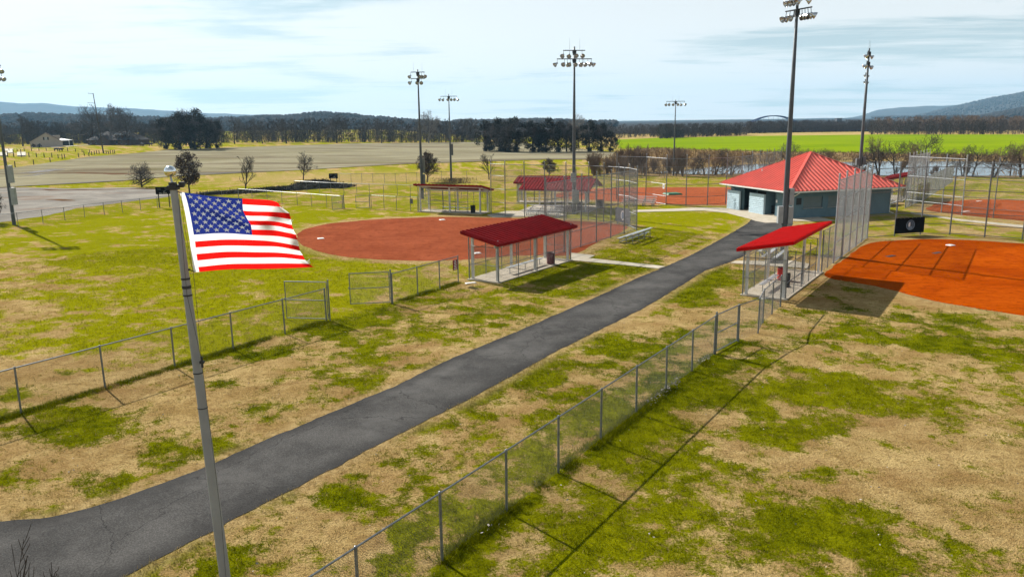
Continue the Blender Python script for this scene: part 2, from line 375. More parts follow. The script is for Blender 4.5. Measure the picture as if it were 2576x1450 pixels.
# turf: live green and straw, by place
def turf(name, blade=False):
    m, t, b = newmat(name)
    g = t.attr('green')
    f1 = t.noise(.55, 5, .65); f2 = t.noise(2.6, 6, .75); f3 = t.noise(13, 4, .75); f4 = t.noise(45, 2, .7)
    k = t.math('ADD', g, t.math('ADD', t.math('MULTIPLY', t.math('SUBTRACT', f1, .5), .6), t.math('MULTIPLY', t.math('SUBTRACT', f2, .5), 1.5)))
    k = t.math('ADD', k, t.math('MULTIPLY', t.math('SUBTRACT', f3, .5), .9))
    k = t.ramp(k, .34, .66)
    straw = t.mix(t.ramp(f1, .35, .65), (.36, .235, .085, 1), (.55, .395, .17, 1))
    straw = t.mix(t.math('MULTIPLY', t.ramp(f2, .47, .68), .66), straw, (.21, .125, .045, 1))
    straw = t.mix(t.math('MULTIPLY', t.ramp(f3, .47, .68), .7), straw, (.105, .066, .028, 1))  # painted dark gaps: shade between the straw blades
    straw = t.mix(t.math('MULTIPLY', t.ramp(f4, .52, .74), .45), straw, (.66, .51, .26, 1))
    straw = t.mix(t.math('MULTIPLY', t.ramp(t.noise(.28, 5, .65, dist=.5), .46, .66), .55), straw, (.29, .165, .062, 1))
    wet = t.attr('lush')
    live = t.mix(t.ramp(f2, .32, .68), (.10, .116, .001, 1), (.255, .258, .002, 1))
    live = t.mix(t.math('MULTIPLY', t.ramp(f3, .46, .67), .72), live, (.026, .038, .002, 1))  # dark speckle paints the small shadows among green blades
    live = t.mix(t.math('MULTIPLY', t.ramp(f4, .55, .76), .45), live, (.40, .37, .03, 1))
    f5 = t.noise(.9, 6, .75); deep = t.mix(t.ramp(f5, .42, .58), (.024, .042, .001, 1), (.165, .175, .002, 1)); deep = t.mix(t.math('MULTIPLY', t.ramp(f3, .45, .66), .6), deep, (.022, .036, .001, 1))  # dark green clumps, with blade shadows speckled into the colour
    live = t.mix(wet, t.mix(.45, live, (.40, .375, .004, 1)), t.mix(.78, live, deep))
    col = t.mix(k, straw, live)
    col = t.mix(t.attr('dry'), col, t.mix(t.ramp(f2, .4, .65), (.48, .35, .165, 1), (.30, .19, .08, 1)))
    t.put(b.inputs['Base Color'], col); b.inputs['Roughness'].default_value = .95; b.inputs['Specular IOR Level'].default_value = 0.0
    if not blade:
        t.put(b.inputs['Normal'], t.bump(t.math('ADD', t.math('MULTIPLY', f2, .8), f3), 1.0, .14))
    else:
        o = t.n['Material Output']; tr = t.new('ShaderNodeBsdfTranslucent'); t.l.new(col, tr.inputs[0])
        ms = t.new('ShaderNodeMixShader'); ms.inputs[0].default_value = .26; t.l.new(b.outputs[0], ms.inputs[1]); t.l.new(tr.outputs[0], ms.inputs[2]); t.l.new(ms.outputs[0], o.inputs[0])
    return m
MT['turf'] = turf('turf'); MT['blade'] = turf('turf_blades', True)
# forested slopes
def forest(name, a, c, s):
    m, t, b = newmat(name)
    base = t.mix(t.ramp(t.noise(s, 6, .7), .35, .68), c4(a), c4(c))
    base = t.mix(t.math('MULTIPLY', t.ramp(t.noise(s * 9, 5, .8), .4, .75), .55), base, c4(tuple(v * .45 for v in a)))
    t.put(b.inputs['Base Color'], base); b.inputs['Roughness'].default_value = 1; b.inputs['Specular IOR Level'].default_value = 0
    t.put(b.inputs['Normal'], t.bump(t.noise(s * 9, 4, .8), 1.0, 9.0)); return m
MT['hill_near'] = forest('bare_forest_near', (.050, .046, .045), (.085, .075, .068), .012)
MT['hill_far'] = forest('bare_forest_far', (.055, .055, .055), (.10, .085, .075), .004)
def cloth(name, col):
    m, t, b = newmat(name); o = t.n['Material Output']
    c = t.mix(t.ramp(t.noise(9, 4), .3, .7), c4(tuple(v * .93 for v in col)), c4(col))
    t.put(b.inputs['Base Color'], c); b.inputs['Roughness'].default_value = .75; b.inputs['Specular IOR Level'].default_value = .15
    t.put(b.inputs['Normal'], t.bump(t.noise(5.5, 4, .6, dist=.6), .25, .02))
    tr = t.new('ShaderNodeBsdfTranslucent'); t.l.new(c, tr.inputs[0])
    ms = t.new('ShaderNodeMixShader'); ms.inputs[0].default_value = .68; t.l.new(b.outputs[0], ms.inputs[1]); t.l.new(tr.outputs[0], ms.inputs[2]); t.l.new(ms.outputs[0], o.inputs[0]); return m
MT['flag_star'] = pmat('flag_star', (.93, .94, .96), .8, 0, .04, 9, spec=.1)
MT['flag_red'] = cloth('flag_red', (.82, .010, .008)); MT['flag_white'] = cloth('flag_white', (.92, .92, .92)); MT['flag_blue'] = cloth('flag_blue', (.016, .03, .20))
# ------------------------------------------------------------------ the outlines of the zones (photo pixels put onto the ground)
def gpoly(pts): return [tuple(GT(*p)[:2]) for p in pts]
def resample(pts, step, closed=True):
    P = [np.array(p, float) for p in pts]; out = []
    n = len(P); rng = range(n if closed else n - 1)
    for i in rng:
        a, b = P[i], P[(i + 1) % n]; k = max(1, int(np.linalg.norm(b - a) / step))
        for j in range(k): out.append(a + (b - a) * j / k)
    if not closed: out.append(P[-1])
    return np.array(out)
def smooth(P, it=2, closed=True):
    P = np.array(P, float)
    for _ in range(it):
        if closed: P = (np.roll(P, 1, 0) + 2 * P + np.roll(P, -1, 0)) / 4
        else: P[1:-1] = (P[:-2] + 2 * P[1:-1] + P[2:]) / 4
    return P
def rag(P, amp, s, k=2):
    """ragged edge: push points along x and y by noise"""
    P = np.array(P, float); P[:, 0] += (fbm(P[:, 0], P[:, 1], s, k) - .5) * 2 * amp; P[:, 1] += (fbm(P[:, 0] + 40, P[:, 1], s, k + 1) - .5) * 2 * amp; return P

path_l = [(-420, 1318), (-150, 1312), (0, 1309), (125, 1304), (195, 1286), (286, 1262), (390, 1221), (517, 1174), (644, 1116), (850, 1030), (1000, 968), (1118, 908), (1287, 839), (1400, 790), (1500, 747), (1600, 700), (1680, 668), (1750, 635), (1800, 608), (1850, 580), (1880, 562), (1889, 552)]
path_r = [(-420, 1600), (0, 1590), (180, 1520), (314, 1450), (442, 1380), (538, 1333), (644, 1276), (738, 1229), (936, 1125), (1065, 1061), (1145, 1021), (1300, 938), (1400, 882), (1500, 833), (1600, 785), (1676, 741), (1772, 681), (1838, 659), (1870, 644), (1930, 612), (1985, 578), (1994, 562)]
NPTH = 260
def arc(pts, n):
    P = np.array(gpoly(pts)); d = np.r_[0, np.cumsum(np.linalg.norm(np.diff(P, axis=0), axis=1))]
    t = np.linspace(0, d[-1], n); Q = np.c_[np.interp(t, d, P[:, 0]), np.interp(t, d, P[:, 1])]
    for _ in range(6): Q[1:-1] = (Q[:-2] + 2 * Q[1:-1] + Q[2:]) / 4
    return Q
PL = rag(arc(path_l, NPTH), .09, .5); PR = rag(arc(path_r, NPTH), .09, .5)
path_poly = [tuple(p) for p in PL] + [tuple(p) for p in PR[::-1]]

inf_left = gpoly([(745, 590), (760, 576), (830, 561), (950, 551), (1100, 545), (1200, 546), (1297, 549), (1427, 555), (1520, 559), (1575, 566), (1580, 574), (1550, 590), (1505, 607), (1437, 646), (1330, 640), (1250, 645), (1180, 652), (1100, 657), (1000, 656), (900, 650), (830, 640), (768, 623), (748, 605)])
inf_right = gpoly([(2180, 610), (2240, 604), (2330, 600), (2400, 601), (2500, 607), (2700, 622), (2900, 650), (2900, 840), (2700, 812), (2574, 793), (2421, 772), (2340, 756), (2260, 732), (2180, 714), (2098, 703), (2052, 700), (2075, 682), (2125, 650)])
inf_mid = gpoly([(1385, 493), (1420, 482), (1480, 475), (1560, 472), (1700, 471), (1830, 471), (1950, 474), (1960, 500), (1900, 512), (1810, 516), (1700, 515), (1600, 511), (1500, 503), (1420, 500)])
inf_far = gpoly([(2322, 527), (2360, 509), (2441, 501), (2575, 503), (2700, 506), (2850, 515), (2850, 580), (2700, 567), (2575, 556), (2500, 549), (2417, 541), (2368, 535)])
def dirt(P, s=.12): return [tuple(p) for p in rag(smooth(resample(P, .8), 5), s * 2, 1.2, 3)]
inf_left, inf_right, inf_mid, inf_far = dirt(inf_left), dirt(inf_right), dirt(inf_mid, .2), dirt(inf_far, .2)
lot = [tuple(p) for p in rag(resample(gpoly([(-300, 505), (0, 486), (50, 480), (250, 477), (325, 475), (402, 478), (436, 486), (432, 493), (400, 498), (300, 510), (200, 523), (100, 545), (0, 559), (-300, 610)]), 1.5), .7, 3)]
field = [tuple(p) for p in rag(resample(gpoly([(-400, 450), (0, 427), (112, 412), (225, 395), (350, 385), (425, 377), (560, 372), (900, 361), (1190, 357), (1320, 360), (1545, 384), (1560, 402), (1380, 402), (1203, 407), (1053, 412), (978, 415), (778, 427), (603, 436), (425, 445), (312, 455), (140, 465), (37, 470), (-400, 500)]), 4), 1.2, 8)]
wheat = [tuple(p) for p in rag(resample(gpoly([(1542, 352), (1657, 347), (1750, 346), (1875, 343), (2017, 341), (2200, 339), (2575, 339), (3100, 336), (3100, 400), (2575, 393), (2431, 390), (2106, 385), (1967, 383), (1792, 378), (1642, 373), (1560, 374)]), 6), 2.0, 14)]
river = [tuple(p) for p in rag(resample(gpoly([(1640, 436), (1720, 428), (1800, 421), (1860, 415), (2060, 410), (2200, 407), (2400, 406), (2575, 407), (3000, 408), (3000, 448), (2575, 443), (2400, 444), (2200, 442), (2060, 440), (1850, 438), (1740, 439)]), 3), 1.2, 6)]
marsh = [tuple(p) for p in rag(resample(gpoly([(1510, 402), (1560, 384), (1642, 376), (1792, 381), (1967, 386), (2106, 388), (2431, 393), (2575, 396), (3000, 404), (3000, 452), (2575, 447), (2200, 445), (1900, 446), (1640, 444), (1510, 436)]), 4), 1.5, 8)]
pads = {}
pads['walk_building'] = gpoly([(1590, 529), (1700, 525), (1770, 522), (1812, 523), (1900, 530), (2030, 540), (2100, 555), (2040, 557), (1996, 556), (1975, 560), (1925, 561), (1900, 556), (1887, 551), (1830, 536), (1770, 530), (1590, 534)])
pads['walk_left'] = gpoly([(1436, 636), (1496, 643), (1481, 650), (1650, 668), (1673, 671), (1655, 676), (1560, 666), (1436, 655)])
pads['walk_right'] = gpoly([(1848, 657), (1990, 656), (2035, 664), (2030, 676), (1980, 672), (1836, 662)])
pads['walk_pavilion'] = gpoly([(1225, 541), (1275, 531), (1320, 531), (1420, 538), (1425, 545), (1330, 545), (1240, 547)])
pads['walk_far'] = gpoly([(2290, 533), (2420, 552), (2575, 567), (2700, 580), (2700, 588), (2575, 573), (2420, 556), (2290, 537)])

def near_dist(X, Y, pts, R):
    """distance to the nearest of a list of points, only where it is below R"""
    pts = np.asarray(pts); D = np.full(X.shape, 1e9)
    m = (X > pts[:, 0].min() - R) & (X < pts[:, 0].max() + R) & (Y > pts[:, 1].min() - R) & (Y < pts[:, 1].max() + R)
    idx = np.nonzero(m)[0]
    for s in range(0, len(idx), 20000):
        i = idx[s:s + 20000]
        D[i] = np.sqrt(((X[i, None] - pts[None, :, 0]) ** 2 + (Y[i, None] - pts[None, :, 1]) ** 2).min(1))
    return D
# fence lines on the ground (shared with the fences below)
FENCE_R0 = np.array([-4.2, 13.3]); FENCE_R1 = np.array([10.86, 36.35])
fl = np.array(gpoly([(70, 1035), (265, 978), (437, 922), (585, 878), (716, 838), (830, 806)])); k = np.polyfit(fl[:, 1], fl[:, 0], 1)
FL_Y = [19.6, 22.3, 25.1, 27.85, 30.65, 33.4, 36.1, 38.85, 41.35]
FENCE_L = [np.array([np.polyval(k, y), y]) for y in FL_Y]
fl2 = np.array(gpoly([(985, 763), (1048, 745), (1105, 725), (1155, 710)])); k2 = np.polyfit(fl2[:, 1], fl2[:, 0], 1)
FENCE_L2 = [np.array([np.polyval(k2, y), y]) for y in (45.4, 47.5, 49.5, 51.3)]

# green patches: (x, y, half width, half height, strength) in photo pixels
BL = [(380, 600, 620, 110, .30), (600, 740, 420, 110, .38), (300, 770, 260, 70, .18), (870, 700, 260, 60, .30), (700, 850, 200, 30, .1),
      (40, 660, 90, 38, -.55), (40, 790, 70, 30, -.45), (150, 950, 260, 40, -.55), (330, 1000, 200, 30, -.3), (600, 700, 60, 18, -.3), (560, 640, 110, 20, -.25), (250, 700, 60, 16, -.2), (470, 830, 60, 14, -.2), (520, 760, 70, 14, -.2), (900, 700, 40, 9, -.25),
      (280, 1055, 130, 42, .62), (230, 1095, 100, 22, .35), (895, 855, 72, 24, .75), (912, 857, 26, 8, -.8), (680, 1015, 52, 18, .55), (640, 898, 28, 10, .5), (960, 815, 110, 18, .55), (1060, 840, 90, 22, .35), (810, 830, 60, 14, .4), (600, 975, 24, 8, .5), (760, 912, 22, 8, .35), (500, 990, 26, 9, .3), (420, 1140, 70, 26, .32), (120, 1210, 90, 20, .2), (330, 1200, 60, 14, .25),
      (1330, 690, 90, 22, .55), (1480, 690, 130, 32, .6), (1570, 660, 120, 25, .45), (1440, 735, 80, 12, .3), (1230, 790, 60, 14, .2), (1680, 575, 160, 36, .42), (1600, 545, 120, 14, .25), (1800, 545, 80, 12, .4),
      (1560, 625, 90, 18, .35), (1790, 590, 40, 16, -.5), (1720, 640, 60, 14, -.4),
      (1450, 915, 170, 50, .45), (1330, 960, 90, 36, .35), (1640, 830, 90, 40, .3), (1720, 740, 110, 46, .62), (1800, 690, 60, 30, .5), (1760, 800, 70, 24, -.2), (1560, 880, 60, 24, .25), (1250, 1075, 130, 46, -.3), (1020, 1165, 85, 30, .55), (880, 1262, 74, 30, .72), (1110, 1130, 60, 16, .25), (1080, 1225, 26, 10, .4), (1150, 1010, 60, 14, .3), (1260, 1000, 50, 20, .3), (620, 1380, 60, 20, .3), (520, 1430, 50, 16, .3),
      (1340, 1190, 70, 60, .3), (1250, 1290, 100, 50, .3), (1560, 1020, 90, 60, .3), (1500, 1130, 160, 70, .42), (1650, 1030, 150, 70, .35), (1800, 960, 140, 60, .45), (1980, 980, 200, 70, .5), (2160, 1010, 170, 50, .42), (2330, 1030, 90, 40, .35), (1900, 1090, 160, 40, .3), (2060, 1090, 160, 26, .3), (2250, 830, 110, 32, .3), (2400, 800, 110, 24, .35), (2480, 870, 120, 34, .4), (2340, 855, 60, 14, .3), (2070, 850, 80, 30, .22), (2540, 920, 70, 22, .35), (1950, 830, 60, 30, .15),
      (2180, 905, 200, 22, -.3), (2420, 1010, 90, 30, -.25), (2450, 1160, 220, 90, -.42), (2540, 1300, 120, 90, -.35), (1870, 1140, 90, 22, -.3), (1960, 1160, 60, 14, -.3), (2080, 1220, 160, 30, -.28), (1620, 1240, 60, 20, -.25),
      (1720, 1290, 220, 50, .3), (1920, 1270, 150, 60, .42), (2080, 1290, 150, 40, .33), (2200, 1370, 180, 50, .25), (1950, 1380, 200, 50, .32), (1560, 1390, 150, 40, .28), (1850, 1010, 60, 16, -.15), (2450, 1380, 80, 30, .3), (2370, 1200, 30, 8, .3), (1780, 1200, 70, 20, .3)]
def to_px(x, y, z):
    q0, q1, q2 = x, y, z - CAMH
    d = q0 * FWD[0] + q1 * FWD[1] + q2 * FWD[2]; d = np.where(d < .5, .5, d)
    return PW / 2 + PF * (q0 * CR[0] + q1 * CR[1] + q2 * CR[2]) / d, PH / 2 - PF * (q0 * CU[0] + q1 * CU[1] + q2 * CU[2]) / d
def turf_attrs(X, Y):
    Z = zf(X, Y); u, v = to_px(X, Y, Z); front = Y > 1
    g = np.full(X.shape, .41)
    left_of = (X < np.interp(Y, [p[1] for p in FENCE_L] + [p[1] for p in FENCE_L2] + [60], [p[0] for p in FENCE_L] + [p[0] for p in FENCE_L2] + [3]))
    g = np.where(left_of, .51, g)
    g = np.where(Y > 60, .58, g)
    for bx, by, rx, ry, a in BL:
        e = ((u - bx) / rx) ** 2 + ((v - by) / ry) ** 2
        g = g + np.where(front, a * .64 * np.exp(-np.minimum(e * .9, 40)), 0)
    g = g + (fbm(X, Y, 2.2, 1, 4) - .5) * .95 + (fbm(X, Y, 1.0, 7, 4) - .5) * 1.25 + (fbm(X, Y, .45, 6, 3) - .5) * .45 + (fbm(X, Y, 9.0, 4, 3) - .5) * .35
    lush = np.where(left_of & (Y > 33), .10, .75)
    lush = np.where(Y > 60, .25, lush) * (.6 + .8 * fbm(X, Y, 6, 5, 3)); lush = np.clip(lush, 0, 1)
    dry = np.zeros(X.shape)
    fr = resample([tuple(p) for p in PL], .25, False); fr2 = resample([tuple(p) for p in PR], .25, False)
    dd = np.minimum(near_dist(X, Y, fr, 2), near_dist(X, Y, fr2, 2))
    dry = np.maximum(dry, sstep(.75, .1, dd) * .75)
    for P in (inf_left, inf_right, inf_mid, inf_far):
        dd = near_dist(X, Y, resample(P, .5), 3); dry = np.maximum(dry, sstep(1.8, .3, dd) * .55)
        g = g - sstep(3.0, .3, dd) * .3
    # the golden strips beyond the park and the farmland
    gold = np.exp(-(((u - 800) / 330) ** 2 + ((v - 448) / 17) ** 2)) * .75 + np.exp(-(((u - 1250) / 250) ** 2 + ((v - 447) / 9) ** 2)) * .5
    gold = gold + np.exp(-(((u - 60) / 90) ** 2 + ((v - 415) / 14) ** 2)) * .4
    gold = gold + sstep(160, 240, Y) * sstep(20, 60, X) * .8 * sstep(640, 540, Y)
    dry = np.clip(np.maximum(dry, np.where(front, gold, 0)) * (.7 + .5 * fbm(X, Y, 5, 2, 3)), 0, .85)
    # thicker green along the fences
    for a, b in ((FENCE_R0, FENCE_R1), (FENCE_L[0], FENCE_L[-1]), (FENCE_L2[0], FENCE_L2[-1])):
        dd = near_dist(X, Y, resample([tuple(a), tuple(b)], .3, False), 1.5)
        s = sstep(.55, .1, dd); g = g + s * .34; lush = np.maximum(lush, s * .9)
    return np.clip(g, 0, 1.2), lush, dry

# ------------------------------------------------------------------ ground sheet
rr = [6.0]
while rr[-1] < 7800: rr.append(rr[-1] * (1.0095 if rr[-1] < 160 else 1.035 if rr[-1] < 900 else 1.16))
rr = np.array(rr)
th = np.r_[np.linspace(-180, -52, 24)[:-1], np.linspace(-52, 52, 440)[:-1], np.linspace(52, 180, 24)[:-1]]
TH, RR = np.meshgrid(np.radians(th), rr)
X = (RR * np.sin(TH)).ravel(); Y = (RR * np.cos(TH)).ravel()
X = np.r_[X, 0]; Y = np.r_[Y, 0]
nr, na = RR.shape
i, j = np.meshgrid(np.arange(nr - 1), np.arange(na), indexing='ij'); j2 = (j + 1) % na
Q = np.stack([i * na + j, (i + 1) * na + j, (i + 1) * na + j2, i * na + j2], -1).reshape(-1, 4)
Q = Q[:, ::-1]
c = len(X) - 1
T2 = np.array([[c, q, (q + 1) % na, c] for q in range(na)])
me = np_mesh('ground', np.c_[X, Y, zf(X, Y)], Q)
g_, l_, d_ = turf_attrs(X, Y)
add_attr(me, 'green', g_); add_attr(me, 'lush', l_); add_attr(me, 'dry', d_)
bm = bmesh.new(); bm.from_mesh(me); bm.verts.ensure_lookup_table()
for q in range(na):
    try: bm.faces.new((bm.verts[c], bm.verts[(q + 1) % na], bm.verts[q]))
    except ValueError: pass
bmesh.ops.recalc_face_normals(bm, faces=bm.faces[:])
bm.faces.ensure_lookup_table()
if bm.faces[0].normal.z < 0: bmesh.ops.reverse_faces(bm, faces=bm.faces[:])
bm.to_mesh(me); bm.free()
link('ground', me, MT['turf'], None, 'structure')

def sheet(name, poly, off, mat, step, kind='structure', parent=None):
    """a sheet over the ground bounded by an outline"""
    P = np.array(poly); x0, y0 = P.min(0); x1, y1 = P.max(0)
    gx, gy = np.meshgrid(np.arange(x0, x1, step), np.arange(y0, y1, step)); gx = gx.ravel() + (RN.random(gx.size) - .5) * step * .4; gy = gy.ravel() + (RN.random(gy.size) - .5) * step * .4
    k = inpoly(gx, gy, poly) & (near_dist(gx, gy, P, step) > step * .4)
    pts = [Vector((a, b)) for a, b in P] + [Vector((a, b)) for a, b in zip(gx[k], gy[k])]
    n = len(P)
    v, e, f, *_ = delaunay_2d_cdt(pts, [], [list(range(n))], 2, 1e-5)
    vv = np.array([(a[0], a[1]) for a in v]); z = zf(vv[:, 0], vv[:, 1]) + off
    m = MB(); m.v = [(a, b, c) for (a, b), c in zip(vv, z)]; m.f = [tuple(q) for q in f]
    me = m.mesh(name)
    if len(me.polygons) and me.polygons[0].normal.z < 0: me.flip_normals()
    return link(name, me, mat, parent, kind)
sheet('ploughed_field', field, .10, MT['field'], 9)
sheet('marsh_bank', marsh, .05, MT['marsh'], 7)
sheet('green_field', wheat, .12, MT['wheat'], 25)
sheet('river', river, .11, MT['water'], 8)
sheet('distant_woodland', [(-40, 640), (120, 585), (330, 560), (700, 540), (900, 600), (4200, 6300), (-1500, 6300), (-300, 1500)], .6, MT['hill_near'], 90)
sheet('gravel_lot', lot, .012, MT['gravel'], 3)
sheet('infield_dirt', inf_left, .006, MT['clay_pink'], 1.5)
sheet('infield_dirt', inf_right, .006, MT['clay_org'], 1.5)
sheet('infield_dirt', inf_mid, .01, MT['clay_far'], 2.5)
sheet('infield_dirt', inf_far, .01, MT['clay_fr'], 2.5)
sheet('stream_wash', gpoly([(-300, 470), (60, 471), (170, 474), (330, 471), (420, 478), (300, 480), (60, 484), (-300, 496)]), .006, MT['gravel'], 5)
# wet ruts, bare soil strips and a painted shadow strip in the field and the lot
MT['wetsoil_shade'] = pmat('wet_soil_and_shade', (.045, .034, .026), .8, 0, .5, .5, spec=.1); MT['redsoil'] = pmat('red_brown_soil', (.15, .085, .05), .9, 0, .4, .4, spec=0.0)
def c1x(x, y): return (x * .3727) / 1.4913, (320 + y * .3727) / 1.4913
def streak(name, pts, hw, mat, off):
    P = np.array([GT(*c1x(*p))[:2] for p in pts]); n = max(12, len(P) * 10); d = np.r_[0, np.cumsum(np.linalg.norm(np.diff(P, axis=0), axis=1))]; t_ = np.linspace(0, d[-1], n); Q = np.c_[np.interp(t_, d, P[:, 0]), np.interp(t_, d, P[:, 1])]
    w_ = hw * np.sin(np.linspace(.05, math.pi - .05, n)) ** .5 * (.45 + 1.1 * fbm(Q[:, 0], Q[:, 1], 3, 3)); T_ = np.gradient(Q, axis=0); T_ /= np.linalg.norm(T_, axis=1, keepdims=True); Nn = np.c_[-T_[:, 1], T_[:, 0]]
    A = rag(Q + Nn * w_[:, None], hw * .3, 2.0); B = rag(Q - Nn * w_[:, None], hw * .3, 2.0)
    sheet(name, [tuple(p) for p in A] + [tuple(p) for p in B[::-1]], off, mat, 3)
streak('field_rut', [(170, 893), (330, 878), (480, 855), (560, 845)], 1.1, MT['wetsoil_shade'], .13)
streak('field_rut', [(300, 890), (450, 872), (560, 856), (660, 846)], 1.2, MT['wetsoil_shade'], .135)
streak('field_rut', [(180, 925), (330, 912), (430, 893), (520, 888)], .7, MT['wetsoil_shade'], .13)
streak('field_rut', [(560, 888), (800, 885), (1050, 892), (1280, 900), (1560, 893)], 1.6, MT['redsoil'], .13)
streak('field_edge_and_shade', [(540, 1000), (800, 985), (1050, 972), (1260, 963)], .55, MT['wetsoil_shade'], .12)
streak('field_edge_and_shade', [(1600, 900), (1900, 893), (2200, 890), (2576, 868)], 1.2, MT['wetsoil_shade'], .14)  # dark strip standing in for the shadow along the field edge
streak('lot_wash', [(470, 1148), (570, 1150), (680, 1158), (760, 1160)], .9, MT['redsoil'], .02)
streak('lot_wash', [(300, 1050), (430, 1048), (560, 1056), (900, 1052), (1300, 1042), (1600, 1046)], .8, MT['redsoil'], .022)
# asphalt ribbon
NA = 12; V = []; E_ = []
for a, b in zip(PL, PR):
    for k in range(NA + 1):
        t = k / NA; p = a + (b - a) * t; V.append((p[0], p[1], .012 + .02 * math.sin(math.pi * t))); E_.append(abs(2 * t - 1))
Fq = [(i * (NA + 1) + k, i * (NA + 1) + k + 1, (i + 1) * (NA + 1) + k + 1, (i + 1) * (NA + 1) + k) for i in range(NPTH - 1) for k in range(NA)]
me = np_mesh('asphalt_path', np.array(V), np.array(Fq)); add_attr(me, 'edge', np.array(E_))
if me.polygons[0].normal.z < 0: me.flip_normals()
link('asphalt_path', me, MT['asph'], None, 'structure')
# concrete walks: slabs with open joints
def slab(name, poly, z1, mat=MT['conc']):
    m = MB(); m.prism(poly, -.05, z1); me = m.mesh(name)
    bm = bmesh.new(); bm.from_mesh(me); bmesh.ops.recalc_face_normals(bm, faces=bm.faces[:]); bm.to_mesh(me); bm.free()
    return link(name, me, mat, None, 'structure')
for nme, P in pads.items(): slab('concrete_walk', P, .045 if nme != 'walk_far' else .03)
for P in ([(0, 478), (148, 478), (150, 550), (0, 552)], [(330, 475), (497, 475), (497, 550), (335, 552)], [(75, 412), (250, 412), (250, 485), (150, 490)]):
    slab('concrete_pad', gpoly([((a * .1941) / 1.4913, (480 + b * .1941) / 1.4913) for a, b in P]), 1.85)

# ------------------------------------------------------------------ grass blades: straw and live tufts
def tufts(name, n_try, r0, r1, dens_near):
    r = np.sqrt(RN.random(n_try) * (r1 ** 2 - r0 ** 2) + r0 ** 2); a = RN.uniform(-rad(46), rad(46), n_try)
    x = r * np.sin(a); y = r * np.cos(a)
    k = ~inpoly(x, y, path_poly)
    for P in (inf_left, inf_right): k &= ~inpoly(x, y, P)
    for P in DUG_FLOORS: k &= ~inpoly(x, y, P)
    for nme in ('walk_left', 'walk_right', 'walk_building'): k &= ~inpoly(x, y, pads[nme])
    return x[k], y[k]
def blades(name, x, y, hmin, hmax, nb, wid, spread, gmul=None):
    n = len(x); g, l, d = turf_attrs(x, y)
    if gmul is not None: g = np.clip(g + gmul, 0, 1.3)
    g = g + RN.normal(0, .16, n)
    gs = np.clip((g - .3) / .35, 0, 1); h0 = (hmin + (hmax - hmin) * RN.random(n)) * (.45 + .75 * gs)
    V = []; A = []
    V = np.zeros((n, nb, 3, 3)); 
    for b in range(nb):
        t = RN.uniform(0, 2 * np.pi, n); ox = RN.normal(0, spread, n); oy = RN.normal(0, spread, n); lean = RN.uniform(.2, 1.3, n); h = h0 * RN.uniform(.6, 1.15, n); w = wid * RN.uniform(.6, 1.3, n)
        bx = x + ox; by = y + oy; px_ = -np.sin(t) * w; py_ = np.cos(t) * w
        V[:, b, 0] = np.c_[bx - px_, by - py_, np.full(n, -.005)]; V[:, b, 1] = np.c_[bx + px_, by + py_, np.full(n, -.005)]
        V[:, b, 2] = np.c_[bx + np.cos(t) * lean * h, by + np.sin(t) * lean * h, h]
    V[..., 2] += zf(x, y)[:, None, None]
    me = np_mesh(name, V.reshape(-1, 3), np.arange(n * nb * 3).reshape(-1, 3))
    rep = nb * 3
    add_attr(me, 'green', np.repeat(g + RN.normal(0, .08, n), rep)); add_attr(me, 'lush', np.repeat(np.clip(l + RN.normal(0, .15, n), 0, 1), rep)); add_attr(me, 'dry', np.repeat(d, rep))
    return link(name, me, MT['blade'], None, 'stuff')
# ------------------------------------------------------------------ chain-link
def wire_seg(m, p, q, z0, z1, s, r):
    """two sets of slanted wires in the rectangle above p-q"""
    p = np.array(p[:2], float); q = np.array(q[:2], float); Ln = np.linalg.norm(q - p); d = (q - p) / Ln; nrm = np.array([-d[1], d[0]]); H = z1 - z0
    cs = np.arange(-H, Ln, s)
    a0 = np.maximum(cs, 0); b0 = np.minimum(cs + H, Ln)
    ok = b0 - a0 > .01; cs, a0, b0 = cs[ok], a0[ok], b0[ok]
    for sg in (1, -1):
        za = a0 - cs; zb = b0 - cs
        if sg < 0: A, B = Ln - a0, Ln - b0
        else: A, B = a0, b0
        P0 = np.c_[p[0] + d[0] * A, p[1] + d[1] * A, z0 + za]; P1 = np.c_[p[0] + d[0] * B, p[1] + d[1] * B, z0 + zb]
        o1 = np.array([nrm[0] * r, nrm[1] * r, 0]); e = np.array([d[0] * sg, d[1] * sg, -1.0]) / 1.414 * r
        off = sg * np.array([nrm[0], nrm[1], 0]) * r * .8
        R = [o1, -o1 * .5 + e * .87, -o1 * .5 - e * .87]
        m.append((P0 + off, P1 + off, R))
def wires_obj(segs, parent, s, r, name='chain_link', origin=(0, 0, 0), wm_='wire'):
    acc = []
    for p, q, z0, z1 in segs: wire_seg(acc, p, q, z0, z1, s, r)
    V = []; Fc = []; n = 0
    for P0, P1, R in acc:
        k = len(P0); vs = np.stack([P0 + R[0], P0 + R[1], P0 + R[2], P1 + R[0], P1 + R[1], P1 + R[2]], 1).reshape(-1, 3)
        b = n + np.arange(k)[:, None] * 6
        for f in ((0, 1, 4, 3), (1, 2, 5, 4), (2, 0, 3, 5)): Fc.append(b + np.array(f))
        V.append(vs); n += 6 * k
    return link(name, np_mesh(name, np.concatenate(V) - np.array(origin), np.concatenate(Fc)), MT[wm_], parent)
_pm = {}
def post_mesh(r, h, mat='galv', cap=True):
    key = (round(r, 3), round(h, 2), mat)
    if key not in _pm:
        m = MB(); m.tube((0, 0, -.1), (0, 0, h), r, r, 8)
        if cap: m.lathe([(r * 1.15, h - .02), (r * 1.2, h + .02), (r * .7, h + .05), (0.001, h + .06)], 8)
        me = m.mesh('post'); me.materials.append(MT[mat]); _pm[key] = me
    return _pm[key]
